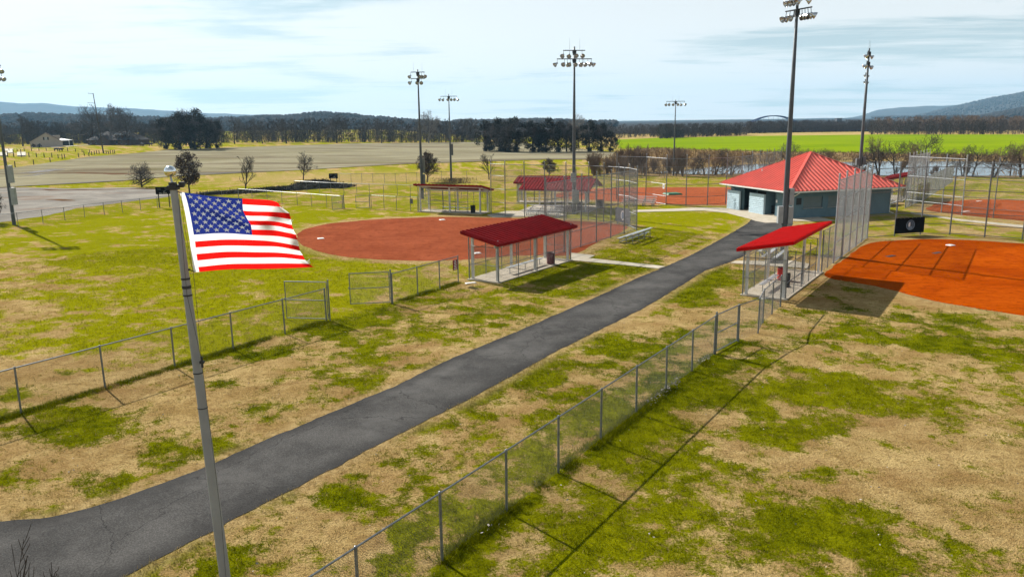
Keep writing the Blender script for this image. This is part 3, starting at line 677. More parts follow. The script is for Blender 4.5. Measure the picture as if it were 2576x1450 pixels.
def fence(name, label, cat, pts, h, rails, pr=.037, rr=.027, s=.072, wr=.0019, top_extra=0.0, mat='galv', group=None, zb=.03, skip=(), end_r=None, ztop=None, skip_post=(), lean=None):
    """posts at pts (each its own part), rails at given heights, wire mesh between"""
    o0 = (float(pts[0][0]), float(pts[0][1]), float(zf(pts[0][0], pts[0][1])))
    root = empty(name, o0); tag(root, label, cat, group)
    n = len(pts)
    for i, p in enumerate(pts):
        if i in skip_post: continue
        z = float(zf(p[0], p[1])); r = end_r if end_r and i in (0, n - 1) else pr
        o = link('post', post_mesh(r, h + top_extra, mat), None, root); o.location = (p[0] - o0[0], p[1] - o0[1], z - o0[2])
        jit = random.Random(i * 7 + int(abs(p[0]) * 10)); o.rotation_euler = (jit.uniform(-.008, .008), jit.uniform(-.008, .008), jit.uniform(0, 3))
    for rz in rails:
        m = MB()
        for i in range(n - 1):
            if i in skip: continue
            a, b = pts[i], pts[i + 1]
            m.tube((a[0] - o0[0], a[1] - o0[1], float(zf(a[0], a[1])) + rz - o0[2]), (b[0] - o0[0], b[1] - o0[1], float(zf(b[0], b[1])) + rz - o0[2]), rr, rr, 6)
        m.build('rail', MT[mat], root)
    segs = [(pts[i], pts[i + 1], zb + float(zf(*pts[i][:2])), h - .02 + float(zf(*pts[i][:2]))) for i in range(n - 1) if i not in skip]
    wires_obj(segs, root, s, wr, 'chain_link', o0, 'wirel' if mat == 'galvl' else 'wire')
    return root
def gate(name, label, hinge, ang, w, h, group=None, mid=.5, pr=.03, leaf_post=True):
    """a framed chain-link leaf with its hinge post"""
    root = empty(name, (hinge[0], hinge[1], 0), ang); tag(root, label, 'gate', group)
    o = link('hinge_post', post_mesh(.042, h + .12), None, root)
    m = MB(); z0, z1 = .1, h + .02
    a, b = .09, w
    for p, q in (((a, 0, z0), (b, 0, z0)), ((a, 0, z1), (b, 0, z1)), ((a, 0, z0), (a, 0, z1)), ((b, 0, z0), (b, 0, z1)), ((a, 0, z0 + (z1 - z0) * mid), (b, 0, z0 + (z1 - z0) * mid))): m.tube(p, q, .027, .027, 8)
    m.build('gate_frame', MT['galv'], root)
    for z in (.35, h - .25):
        m = MB(); m.cbox((.06, 0, z), (.07, .08, .07)); m.build('hinge', MT['galv'], root)
    m = MB(); m.cbox((b + .03, 0, z0 + (z1 - z0) * .52), (.09, .05, .12)); m.build('latch', MT['galv'], root)
    wires_obj([((a, 0), (b, 0), z0, z1)], root, .072, .0022, 'chain_link')
    return root
def line_pts(a, b, step):
    a = np.array(a, float); b = np.array(b, float); n = max(1, int(round(np.linalg.norm(b - a) / step)))
    return [a + (b - a) * i / n for i in range(n + 1)]
FH = 1.80
# right-hand fence along the path
d = FENCE_R1 - FENCE_R0; d = d / np.linalg.norm(d)
base_r = [G(*p)[:2] for p in [(1112, 1410), (1275, 1290), (1407, 1188), (1513, 1108), (1600, 1045), (1672, 985), (1740, 935), (1796, 890)]]
step = (base_r[-1] - base_r[0]) / 7
ptsR = [base_r[0] + step * i for i in range(-4, 8)]
fence('chain_link_fence', 'long low chain-link fence with weeds at its foot, right of the asphalt path', 'fence', ptsR, FH, (FH, ), end_r=.045)
pg = G(1856, 858)[:2]; pg2 = G(1878, 832)[:2]
gd = pg - ptsR[-1]; 
gate('fence_gate', 'closed chain-link gate in the fence before the bright red dugout', ptsR[-1] + gd * .04, math.atan2(gd[1], gd[0]), float(np.linalg.norm(gd)) * .9, FH)
fence('chain_link_fence', 'short low chain-link fence from the gate to the bright red dugout', 'fence', [pg, G(1906, 838)[:2], G(1910 + 8, 812)[:2], G(1941, 790)[:2], G(1962, 771)[:2]], FH, (FH, ), end_r=.045)
# left-hand fence with the open double gate
fence('chain_link_fence', 'low chain-link fence between the flagpole and the green outfield', 'fence', FENCE_L, FH, (FH, ), end_r=.045)
gl = FENCE_L[-1]
p0 = G(830, 806); p1 = np.array([*G(722, 803)[:2], 0])
gate('fence_gate', 'chain-link gate leaf swung open against the outfield fence', p0, math.atan2(p1[1] - p0[1], p1[0] - p0[0]), float(np.linalg.norm(p1 - p0)), FH + .32)
p0 = G(985, 763); p1 = G(882, 768)
gate('fence_gate', 'chain-link gate leaf standing open beside the fence with the red sign', p0, math.atan2(p1[1] - p0[1], p1[0] - p0[0]), float(np.linalg.norm(p1 - p0)), FH + .1)
fence('chain_link_fence', 'low chain-link fence from the open gate to the dark red dugout', 'fence', FENCE_L2, FH, (FH, ), end_r=.04)
# ------------------------------------------------------------------ dugouts
DUG_FLOORS = []
def rotp(o, rz, x, y):
    c, s = math.cos(rz), math.sin(rz); return (o[0] + x * c - y * s, o[1] + x * s + y * c)
def bench(label, loc, rz, ln, group=None, tw=.3, hgt_=.45):
    r = empty('player_bench', loc, rz); tag(r, label, 'bench', group)
    m = MB(); m.cbox((ln / 2, 0, hgt_), (ln, tw, .045)); m.build('seat', MT['alu'], r)
    k = 3
    for i in range(k):
        x = .3 + (ln - .6) * i / (k - 1); m = MB()
        m.tube((x, -.02, 0), (x, -.02, hgt_ - .05), .026, .026, 8); m.cbox((x, 0, hgt_ - .04), (.05, tw * .9, .03)); m.cbox((x, -.02, .008), (.14, .14, .012))
        m.build('leg', MT['alud'], r)
    return r
def trash(label, loc, mat='redcan', h=.85, lid=True, group=None, rad_=.29, square=False):
    r = empty('trash_can', loc); tag(r, label, 'trash can', group)
    m = MB()
    m.lathe([(.0, .02), (rad_ * .92, .02), (rad_ * .95, .05), (rad_, h * .5), (rad_ * 1.0, h - .06), (rad_ * 1.06, h - .05), (rad_ * 1.06, h), (rad_ * .96, h), (rad_ * .94, h - .25), (0, h - .26)], 18); m.build('drum', MT[mat], r, True)
    for z in (.28, .56):
        m = MB(); m.lathe([(rad_ * .985, z - .02), (rad_ * 1.04, z), (rad_ * .985, z + .02)], 18); m.build('hoop', MT[mat], r, True)
    m = MB(); m.lathe([(rad_ * .90, h - .1), (rad_ * 1.09, h + .01), (rad_ * 1.07, h + .025), (rad_ * .9, h - .02)], 18); m.build('bag_liner', MT['black'], r, True)
    return r
def dugout(label, o, rz, sg, Ln, Wd, zl, zh, red, front_rails=(1.0, 2.1), fine=True, gap=None):
    root = empty('dugout', (o[0], o[1], 0), rz); tag(root, label, 'dugout')
    Y = lambda y: y * sg
    def ybox(m, x0, y0, z0, x1, y1, z1):
        a, b = sorted((Y(y0), Y(y1))); return m.box(x0, a, z0, x1, b, z1)
    # floor slabs with joints
    ns = 4
    for i in range(ns):
        m = MB(); ybox(m, -.15 + (Ln + .3) * i / ns + .008, -.12, -.05, -.15 + (Ln + .3) * (i + 1) / ns - .008, Wd + .12, .07); m.build('floor_slab', MT['conc'], root)
    DUG_FLOORS.append([rotp(o, rz, x, Y(y)) for x, y in ((-.2, -.15), (Ln + .2, -.15), (Ln + .2, Wd + .15), (-.2, Wd + .15))])
    # posts, plates, rafters
    for i in range(3):
        x = .18 + (Ln - .36) * i / 2
        m = MB(); m.cbox((x, Y(.16), (zl - .18) / 2 + .03), (.15, .15, zl - .2)); m.build('roof_post', MT['white'], root)
        m = MB(); m.cbox((x, Y(Wd - .16), (zh - .24) / 2 + .03), (.15, .15, zh - .28)); m.build('roof_post', MT['white'], root)
        m = MB(); m.bar((x, Y(-.3), zl - .17), (x, Y(Wd + .3), zh - .15), .06, .2); m.build('rafter', MT['white'], root)
    for i in (0, 1):
        yy, zz = ((.16, zl - .16), (Wd - .16, zh - .22))[i]
        m = MB(); m.cbox((Ln / 2, Y(yy), zz - .03), (Ln + .3, .07, .2)); m.build('beam', MT['white'], root)
    # roof sheet with raised ribs
    x0, x1, y0, y1 = -.38, Ln + .38, -.36, Wd + .38
    sl = (zh - zl) / (y1 - y0); zz = lambda y: zl + (y - y0) * sl
    m = MB(); vs = []
    prof = []
    k = int((x1 - x0) / .46)
    for i in range(k):
        a = x0 + (x1 - x0) * i / k; b = x0 + (x1 - x0) * (i + 1) / k
        prof += [(a, 0), (a + .16, 0), (a + .21, .095), (a + .29, .095), (a + .34, 0)]
    prof.append((x1, 0))
    for x, h in prof: vs += [(x, Y(y0), zz(y0) + h), (x, Y(y1), zz(y1) + h)]
    m.add(vs, [(2 * i, 2 * i + 2, 2 * i + 3, 2 * i + 1) for i in range(len(prof) - 1)])
    m.add([(x, y, z - .03) for x, y, z in ((x0, Y(y0), zz(y0)), (x1, Y(y0), zz(y0)), (x1, Y(y1), zz(y1)), (x0, Y(y1), zz(y1)))], [(0, 1, 2, 3)])
    m.build('roof', MT[red], root)
    m = MB()
    m.bar((x0 - .02, Y(y0 - .015), zz(y0) - .05), (x1 + .02, Y(y0 - .015), zz(y0) - .05), .03, .2); m.bar((x0 - .02, Y(y1 + .015), zz(y1) - .05), (x1 + .02, Y(y1 + .015), zz(y1) - .05), .03, .2)
    m.bar((x0 - .018, Y(y0), zz(y0) - .05), (x0 - .018, Y(y1), zz(y1) - .05), .03, .2); m.bar((x1 + .018, Y(y0), zz(y0) - .05), (x1 + .018, Y(y1), zz(y1) - .05), .03, .2)
    m.build('fascia', MT[red], root)
    # wire enclosure: back, two ends, front
    s = .072 if fine else .12; wr = .0022 if fine else .0035
    hb = 2.35; npst = 4
    back = [(Ln * i / npst, -.02) for i in range(npst + 1)]
    front = [(Ln * i / 5, Wd + .02) for i in range(6)]
    hf = 2.35
    for i, p in enumerate(back):
        q = link('fence_post', post_mesh(.04 if i in (0, npst) else .03, hb + (.45 if i in (0, npst) else 0)), None, root); q.location = (p[0], Y(p[1]), 0)
    for i, p in enumerate(front):
        q = link('fence_post', post_mesh(.04 if i in (0, 5) else .03, hf + (.5 if i in (0,) else .25)), None, root); q.location = (p[0], Y(p[1]), 0)
    segs = []
    for z in (1.12, hb):
        m = MB(); m.tube((0, Y(-.02), z), (Ln, Y(-.02), z), .022, .022, 6); m.build('rail', MT['galv'], root)
        for x in (0, Ln):
            m = MB(); m.tube((x, Y(-.02), z), (x, Y(Wd + .02), z), .022, .022, 6); m.build('rail', MT['galv'], root)
    g0 = front[4][0]
    for z in front_rails:
        m = MB(); m.tube((0, Y(Wd + .02), z), (g0, Y(Wd + .02), z), .022, .022, 6); m.build('rail', MT['galv'], root)
    wires_obj([((0, Y(-.02)), (Ln, Y(-.02)), .06, hb)], root, s, wr)
    wires_obj([((0, Y(0)), (0, Y(Wd)), .06, hb)], root, s, wr)
    wires_obj([((Ln, Y(0)), (Ln, Y(Wd * .55)), .06, hb)], root, s, wr)
    wires_obj([((0, Y(Wd + .02)), (g0, Y(Wd + .02)), .06, max(front_rails))], root, s, wr)
    return root
oL = (-.91, 51.01); rzL = math.atan2(.834, .551)
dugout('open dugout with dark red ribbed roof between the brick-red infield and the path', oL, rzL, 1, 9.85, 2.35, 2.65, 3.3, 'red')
p = rotp(oL, rzL, 2.6, 1.0); bench('long aluminium bench inside the dark red dugout by the path', (p[0], p[1], .07), rzL, 4.6)
p = rotp(oL, rzL, 7.55, .42); trash('dark red drum trash can inside the dark red dugout', (p[0], p[1], .07))
oR = (13.99, 46.38); rzR = math.atan2(.838, .546)
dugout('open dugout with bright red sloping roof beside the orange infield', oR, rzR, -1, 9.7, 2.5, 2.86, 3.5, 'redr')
p = rotp(oR, rzR, 1.2, -.75); bench('aluminium bench inside the bright red dugout by the orange infield', (p[0], p[1], .07), rzR, 3.6)
p = rotp(oR, rzR, 5.5, -.9); trash('black and red trash can inside the bright red dugout', (p[0], p[1], .07), 'brightred', .8)
oF = (-10.15, 96.43); rzF = math.atan2(-.419, .908)
dugout('far open dugout with thin red roof at the outfield side of the brick-red infield', oF, rzF, -1, 8.4, 2.3, 2.65, 3.3, 'red', fine=False)
p = rotp(oF, rzF, 2.6, -1.0); bench('aluminium bench inside the far thin-roofed dugout', (p[0], p[1], .07), rzF, 3.6)
p = rotp(oF, rzF, 7.2, -2.0); trash('black trash can at the end of the far thin-roofed dugout', (p[0], p[1], .07), 'black')
oM = (.83, 103.4); rzM = math.atan2(-.231, .974)
dugout('red-roofed dugout behind the picnic pavilion, facing the pale red infield', oM, rzM, 1, 9.2, 2.4, 2.65, 3.3, 'red', fine=False)
p = rotp(oM, rzM, 1.2, 1.0); bench('aluminium bench inside the dugout behind the picnic pavilion', (p[0], p[1], .07), rzM, 3.0)
oQ = (46.9, 99.3)
dugout('small-looking red-roofed dugout beyond the concession building', oQ, rzR, -1, 8.5, 2.3, 2.65, 3.3, 'red', fine=False)

# ------------------------------------------------------------------ picnic pavilion
rzP = math.atan2(-.303, .952); oP = (1.78, 93.89)
pv = empty('picnic_pavilion', (oP[0], oP[1], 0), rzP); tag(pv, 'open picnic pavilion with red gabled metal roof on white posts', 'pavilion')
LP, WP = 7.3, 6.2
m = MB(); m.box(-.6, -.6, -.05, LP + .6, WP + .6, .06); m.build('floor_slab', MT['conc'], pv)
for x in (0, LP / 2, LP):
    for y in (0, WP):
        m = MB(); m.cbox((x, y, 1.28), (.15, .15, 2.5)); m.build('roof_post', MT['white'], pv)
for y in (0, WP):
    m = MB(); m.cbox((LP / 2, y, 2.58), (LP + .6, .09, .22)); m.build('beam', MT['white'], pv)
for x in (0, LP / 2, LP):
    m = MB(); m.bar((x, -.1, 2.62), (x, WP / 2, 3.5), .07, .16); m.bar((x, WP + .1, 2.62), (x, WP / 2, 3.5), .07, .16); m.bar((x, 0, 2.6), (x, WP, 2.6), .07, .16); m.build('truss', MT['white'], pv)
for sgn in (0, 1):
    ye, yr = (-.65, WP / 2) if sgn == 0 else (WP + .65, WP / 2); ze, zr = 2.58, 3.72
    prof = []; x0, x1 = -.7, LP + .7; k = 22
    for i in range(k):
        a = x0 + (x1 - x0) * i / k; prof += [(a, 0), (a + .2, 0), (a + .23, .07), (a + .32, .07), (a + .35, 0)]
    prof.append((x1, 0)); vs = []
    for x, h in prof: vs += [(x, ye, ze + h), (x, yr, zr + h)]
    m = MB(); m.add(vs, [(2 * i, 2 * i + 2, 2 * i + 3, 2 * i + 1) for i in range(len(prof) - 1)]); m.add([(x0, ye, ze - .03), (x1, ye, ze - .03), (x1, yr, zr - .03), (x0, yr, zr - .03)], [(0, 1, 2, 3)])
    m.build('roof_panel', MT['red'], pv)
    m = MB(); m.bar((x0, ye, ze - .05), (x1, ye, ze - .05), .03, .2); m.build('fascia', MT['red'], pv)
def picnic_table(label, loc, rz, group):
    r = empty('picnic_table', loc, rz); tag(r, label, 'table', group)
    m = MB()
    for k in range(4): m.cbox((0, -.27 + .18 * k, .75), (1.8, .17, .04))
    m.build('table_top', MT['dark'], r)
    for s in (-1, 1):
        m = MB(); m.cbox((0, s * .68, .44), (1.8, .26, .04)); m.build('seat', MT['dark'], r)
        m = MB()
        for t in (-1, 1): m.tube((s * .65, t * .2, .73), (s * .65, t * .5, .02), .025, .025, 6)
        m.tube((s * .65, -.7, .41), (s * .65, .7, .41), .025, .025, 6); m.build('leg', MT['dark'], r)
    return r
for i, (x, y, a, lb) in enumerate(((3.2, 2.2, .1, 'dark picnic table under the pavilion, beside its middle post'), (5.6, 2.0, -.15, 'dark picnic table under the pavilion, next to the light pole'))):
    q = rotp(oP, rzP, x, y); picnic_table(lb, (q[0], q[1], .06), rzP + a, 'picnic tables under the pavilion')
q = rotp(oP, rzP, 6.4, .9); trash('black trash can under the red gabled pavilion', (q[0], q[1], .06), 'black', 1.0, rad_=.33)
q = rotp(oP, rzP, 8.2, 4.2); trash('black drum trash can beyond the pavilion, by the dugout behind it', (q[0], q[1], 0), 'black', 1.0, rad_=.36)

# ------------------------------------------------------------------ bleachers
def bleacher(label, o, rz, ln, rows, back=True, group=None):
    r = empty('bleachers', (o[0], o[1], 0), rz); tag(r, label, 'bleachers', group)
    for k in range(rows):
        m = MB(); m.cbox((ln / 2, k * .6, .43 + .2 * k), (ln, .27, .045)); m.build('seat', MT['alu'], r)
        if k > 0:
            m = MB(); m.cbox((ln / 2, k * .6 - .3, .17 + .2 * (k - 1) + .05), (ln, .24, .04)); m.build('foot_plank', MT['alu'], r)
    n = 4
    for i in range(n):
        x = .35 + (ln - .7) * i / (n - 1); m = MB(); D = (rows - 1) * .6
        m.bar((x, -.1, .03), (x, D + .1, .03), .05, .05); m.bar((x, -.05, .3), (x, D, .33 + .2 * (rows - 1)), .05, .05)
        for k in range(rows): m.bar((x, k * .6, .03), (x, k * .6, .41 + .2 * k), .045, .045, (1, 0, 0))
        m.bar((x, 0, .05), (x, D, .3 + .2 * (rows - 1)), .035, .035)
        m.build('frame', MT['alud'], r)
    m = MB(); D = (rows - 1) * .6
    m.bar((.35, D, .06), (ln * .5, D, .36 + .2 * (rows - 1)), .03, .03); m.bar((ln * .5, D, .06), (.35, D, .36 + .2 * (rows - 1)), .03, .03); m.build('cross_brace', MT['alud'], r)
    return r
a = G(1560, 612); b = G(1626, 588)
dv = b - a; rz = math.atan2(dv[1], dv[0])
bleacher('low aluminium bleachers on the grass between the path and the brick-red infield', rotp(a, rz, 5.0, .2), rz + math.pi, 5.0, 3)
def r4(x, y): return (1860 + x * .24824) / 1.4913, (560 + y * .24824) / 1.4913
a = G(*r4(415, 1000)); b = G(*r4(960, 1025)); dv = b - a; rz = math.atan2(dv[1], dv[0])
bleacher('white aluminium bleachers in front of the picnic pavilion', (a[0], a[1]), rz, float(np.linalg.norm(dv)), 4)
a = G(*r4(1890, 850)); b = G(*r4(2395, 862)); dv = b - a; rz = math.atan2(dv[1], dv[0])
bleacher('aluminium bleachers in front of the pale red infield', (a[0], a[1]), rz, float(np.linalg.norm(dv)), 4)
a = G(2040, 655); rz = rzR
bleacher('aluminium bleachers behind the bright red dugout, seen through its wire', rotp((17.6, 55.2), rz, 2.4, -.6), rz + math.pi * .02, 4.0, 3)
bleacher('weathered bleachers at the right-hand corner of the concession building', (44.6, 92.6), rzR - .2, 3.6, 3)

# ------------------------------------------------------------------ concession building
oB = (28.9, 81.6); rzB = math.atan2(.292, .956); LU, LV = 14.9, 13.2; ZE, ZA = 2.9, 6.65
bd = empty('concession_building', (oB[0], oB[1], 0), rzB); tag(bd, 'blue-grey block building with faded red hipped metal roof', 'building')
IN = .95
x0, x1, y0, y1 = IN, LU - IN, IN, LV - IN
RX = 4.2     # depth of the restroom recess on the left face
m = MB(); m.box(x0 + .02, y0 + .24, 0, x1 - .02, y1 - .02, .1); m.build('floor_slab', MT['conc'], bd)
# front wall of painted blocks with window openings
wins = [(2.6, 5.0), (5.7, 7.6), (8.4, 10.4)]; wz0, wz1 = 1.05, 2.25
m = MB()
segs = [(x0, wins[0][0])] + [(wins[i][1], wins[i + 1][0]) for i in range(2)] + [(wins[2][1], x1)]
for a, b in segs: m.box(a, y0, -.1, b, y0 + .2, ZE - .1)
for a, b in wins: m.box(a, y0, -.1, b, y0 + .2, wz0); m.box(a, y0, wz1, b, y0 + .2, ZE - .1)
m.build('wall', MT['blueblock'], bd)
m = MB(); m.box(x1 - .2, y0 + .2, -.1, x1, y1, ZE - .1); m.build('wall', MT['blueblock'], bd)
m = MB(); m.box(x0, y1 - .2, -.1, x1 - .2, y1, ZE - .1); m.build('wall', MT['blueblock'], bd)
m = MB(); m.box(x0, y0 + .2, -.1, x0 + .2, y0 + 2.6, ZE - .1); m.build('wall', MT['blueblock'], bd)
m = MB(); m.box(x0, y1 - 2.6, -.1, x0 + .2, y1 - .2, ZE - .1); m.build('wall', MT['blueblock'], bd)
m = MB(); m.box(x0 + 1.9, y0 + 2.4, -.1, x0 + 2.1, y1 - 2.4, ZE - .1); m.build('wall', MT['blueblock'], bd)
m = MB(); m.box(x0, y0 + 2.4, -.1, x0 + 1.9, y0 + 2.6, ZE - .1); m.build('wall', MT['blueblock'], bd)
for a, b in wins:
    w = empty('window', (0, 0, 0)); w.parent = bd
    m = MB(); n = 9
    for k in range(n):
        z = wz0 + (wz1 - wz0) * k / n; m.box(a + .02, y0 + .10, z + .008, b - .02, y0 + .15, z + (wz1 - wz0) / n - .004)
    m.build('shutter', MT['shutter'], w)
    m = MB(); m.box(a - .06, y0 - .10, wz0 - .05, b + .06, y0 + .12, wz0); m.build('sill', MT['galvl'], w)
for a, b in ((x0 + .75, x0 + 1.35),):
    m = MB(); m.box(a, y0 - .05, 1.45, b, y0 - .003, 2.15); m.build('meter_cabinet', MT['black'], bd)
# split-face screen walls on the left, block by block
_blk = {}
def blk_mesh(l, d, h, seed):
    key = (round(l, 2), seed)
    if key in _blk: return _blk[key]
    r = random.Random(seed); m = MB(); nx, nz = 4, 3; vs = []; fs = []
    for i in range(nx + 1):
        for j in range(nz + 1):
            ed = i in (0, nx) or j in (0, nz); vs.append((-d / 2 - (.008 if ed else r.uniform(.012, .05)), -l / 2 + l * i / nx, h * j / nz))
    for i in range(nx):
        for j in range(nz): fs.append((i * (nz + 1) + j, i * (nz + 1) + j + 1, (i + 1) * (nz + 1) + j + 1, (i + 1) * (nz + 1) + j))
    m.add(vs, fs); m.box(-d / 2, -l / 2, 0, d / 2, l / 2, h); me = m.mesh('block'); me.materials.append(MT['splitface']); _blk[key] = me; return me
def screen(xa, ya, yb, h=2.25, th=.2):
    sw = empty('screen_wall', (xa, 0, 0)); sw.parent = bd
    m = MB(); m.box(-th / 2 + .012, ya + .012, -.05, th / 2 - .012, yb - .012, h - .012); m.build('wall_core', MT['splitmortar'], sw)
    rows = int(round(h / .205)); n = int(round((yb - ya) / .41))
    for r in range(rows):
        off = 0 if r % 2 == 0 else .5
        k = -off
        while k < n - .01:
            a = max(0, k); b = min(n, k + 1)
            if b - a > .2:
                l = (b - a) * (yb - ya) / n - .012; o = link('block', blk_mesh(l, th, .193, rnd.randrange(6)), None, sw)
                o.location = (0, ya + (a + b) / 2 * (yb - ya) / n, r * h / rows + .004)
            k += 1
    return sw
screen(x0 - .35, y1 - 2.5, y1 + .05)
screen(x0 - .35, y1 - 7.3, y1 - 4.5)
m = MB(); m.box(x0 - .25, y1 - 7.3, -.05, x0 + 1.9, y1 - 7.1, 2.25); m.build('wall', MT['blueblock'], bd)
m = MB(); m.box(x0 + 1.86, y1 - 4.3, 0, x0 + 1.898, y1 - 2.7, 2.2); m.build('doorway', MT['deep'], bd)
m = MB(); m.box(x0 + 1.84, y0 + 3.2, .02, x0 + 1.898, y0 + 4.15, 2.1); dr = m.build('door', MT['blueblock'], bd)
m = MB(); m.cbox((x0 + 1.82, y0 + 3.35, 1.0), (.05, .05, .12)); m.build('handle', MT['galvl'], dr)
m = MB(); m.box(x0 - .05, y0 + 2.2, 1.5, x0 - .004, y0 + 2.42, 1.8); m.build('notice', MT['signwhite'], bd)
# soffit, fascia, gutters
m = MB(); m.box(.12, .12, ZE - .12, LU - .12, LV - .12, ZE - .09); m.build('soffit', MT['soffit'], bd)
for p, q in (((0, 0), (LU, 0)), ((0, 0), (0, LV)), ((LU, 0), (LU, LV)), ((0, LV), (LU, LV))):
    m = MB(); m.bar((p[0], p[1], ZE - .02), (q[0], q[1], ZE - .02), .12, .15); m.build('gutter', MT['white'], bd)
# hipped roof: four ribbed faces
ap = Vector((LU / 2, LV / 2, ZA)); ov = .04
cs = [Vector((-ov, -ov, ZE + .07)), Vector((LU + ov, -ov, ZE + .07)), Vector((LU + ov, LV + ov, ZE + .07)), Vector((-ov, LV + ov, ZE + .07))]
for i in range(4):
    a, b = cs[i], cs[(i + 1) % 4]; m = MB(); m.add([a, b, ap], [(0, 1, 2)])
    e = (b - a); ln = e.length; e = e / ln; mid = (a + b) / 2; up = (ap - mid); nrm = e.cross(up).normalized()
    if nrm.z < 0: nrm = -nrm
    k = int(ln / .52)
    for j in range(1, k):
        t = j / k; p = a + e * ln * t; f = 1 - abs(2 * t - 1); q = p + up * f
        m.add([p - e * .15 + nrm * .002, p - e * .05 + nrm * .10, p + e * .05 + nrm * .10, p + e * .15 + nrm * .002, q - e * .15 + nrm * .002, q - e * .05 + nrm * .10, q + e * .05 + nrm * .10, q + e * .15 + nrm * .002], [(0, 1, 5, 4), (1, 2, 6, 5), (2, 3, 7, 6), (0, 3, 2, 1)])
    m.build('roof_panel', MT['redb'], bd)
for c_ in cs:
    m = MB(); m.bar(c_ + Vector((0, 0, .07)), ap + Vector((0, 0, .05)), .3, .06); m.build('hip_cap', MT['redb'], bd)
m = MB(); m.tube((3.0, 9.2, 3.9), (3.0, 9.2, 4.75), .07, .07, 8); m.build('vent_pipe', MT['white'], bd)
# down pipes
def downpipe(pts):
    m = MB()
    for p, q in zip(pts[:-1], pts[1:]): m.tube(p, q, .05, .05, 6)
    m.build('down_pipe', MT['white'], bd)
downpipe([(.1, .9, ZE - .1), (.75, 1.1, ZE - .6), (x0 - .06, y0 + .3, ZE - .75), (x0 - .06, y0 + .3, .1)])
downpipe([(1.4, .05, ZE - .1), (.9, .7, ZE - .65), (x0 + .3, y0 - .06, ZE - .8), (x0 + .3, y0 - .06, .1)])
downpipe([(LU - .3, .05, ZE - .1), (x1 - .1, y0 - .07, ZE - .7), (x1 - .1, y0 - .07, .15), (x1 + .15, y0 - .4, .06)])
downpipe([(.05, LV - 1.6, ZE - .1), (x0 - .1, LV - 1.8, ZE - .55), (x0 - .1, LV - 1.8, 2.3)])
q = rotp(oB, rzB, x0 + .9, y0 + 3.4)
hb = empty('storage_bin', (q[0], q[1], .1), rzB + math.pi / 2); tag(hb, 'black low storage bin in the restroom alcove of the concession building', 'bin')
m = MB(); m.box(-.75, -.35, .06, .75, .35, .78); m.build('body', MT['black'], hb)
m = MB(); m.box(-.79, -.39, .785, .79, .39, .86); m.build('lid', MT['black'], hb)
for sx in (-1, 1):
    m = MB(); m.cbox((sx * .6, 0, .03), (.08, .6, .06)); m.build('foot', MT['black'], hb)
# ------------------------------------------------------------------ tall backstops
BH = 6.15
def c4x(x, y): return (2300 + x * .3727) / 1.4913, (320 + y * .3727) / 1.4913
rl = (.12, 1.5, 3.0, 4.5, BH - .35)
nearp = [np.array([12.19, 75.63]) + np.array([-.535, -.845]) * 2.95 * i for i in range(7)]
farp = [np.array(p) for p in [(12.19, 75.63), (11.83, 78.62), (11.0, 80.5), (9.75, 82.2), (8.26, 83.58), (5.97, 84.8), (3.66, 86.02), (1.5, 87.2), (-.66, 88.4), (-2.3, 90.3)]]
fence('backstop_fence', 'tall wire backstop wing along the path side of the brick-red infield', 'backstop', nearp, BH - .35, rl, .052, .028, .072, .003, .35)
fence('backstop_fence', 'tall wire backstop behind home plate of the brick-red infield, with the grey banner', 'backstop', farp, BH - .35, rl, .052, .028, .09, .0035, .35, skip_post=(0,))
# middle field
midp = [G(*c4x(*p))[:2] for p in [(325, 1170), (530, 1205), (730, 1210), (945, 1208)]]
midp = [np.array([14.2, 105.6])] + midp + [np.array([26.9, 98.2]), np.array([29.5, 100.6]), np.array([31.6, 103.4])]
fence('backstop_fence', 'tall wire backstop of the pale red infield, left of the concession building', 'backstop', midp, BH - .35, (.12, 1.1, 2.6, 5.75), .055, .03, .11, .004, .35)
fence('backstop_fence', 'tall wire fence standing behind the concession building roof', 'backstop', [np.array([p[0], p[1]]) for p in ((31.6, 103.6), (33.4, 106.0), (35.0, 108.2), (36.8, 110.6), (38.6, 113))], BH - .2, (.1, 3, BH - .35), .045, .024, .13, .0036, .35)
# right field beside the building: near wing and the run behind the plate
w0 = np.array([23.63, 56.62]); w1 = np.array([31.40, 68.50])
wing = [w0 + (w1 - w0) * t for t in (0, .22, .42, .62, .81, 1.0)]
fence('backstop_fence', 'tall wire backstop wing at the left edge of the orange infield', 'backstop', wing, 6.1, (.1, 1.5, 3.1, 4.6, 6.05), .068, .034, .072, .0034, .4, mat='galvl')
runp = [w1, np.array([34.31, 69.51]), np.array([37.0, 70.25]), np.array([39.57, 70.08]), np.array([41.68, 68.33]), np.array([43.90, 66.61]), np.array([46.1, 64.9]), np.array([48.3, 63.2])]
fence('backstop_fence', 'tall wire backstop behind the orange infield carrying the black banner', 'backstop', runp, 6.1, (.1, 1.0, 2.0, 4.0, 6.05), .065, .032, .10, .0032, .4, mat='galv', skip_post=(0,))
# low wire between the bright red dugout and the wing
dR1 = rotp(oR, rzR, 9.7, -2.5)
lw = [np.array(dR1), np.array([(dR1[0] + w0[0]) / 2, (dR1[1] + w0[1]) / 2]), w0]
fence('chain_link_fence', 'chain-link panel joining the bright red dugout to the tall backstop wing', 'fence', lw, 2.9, (1.1, 2.9), .035, .022, .072, .0024, mat='galv')
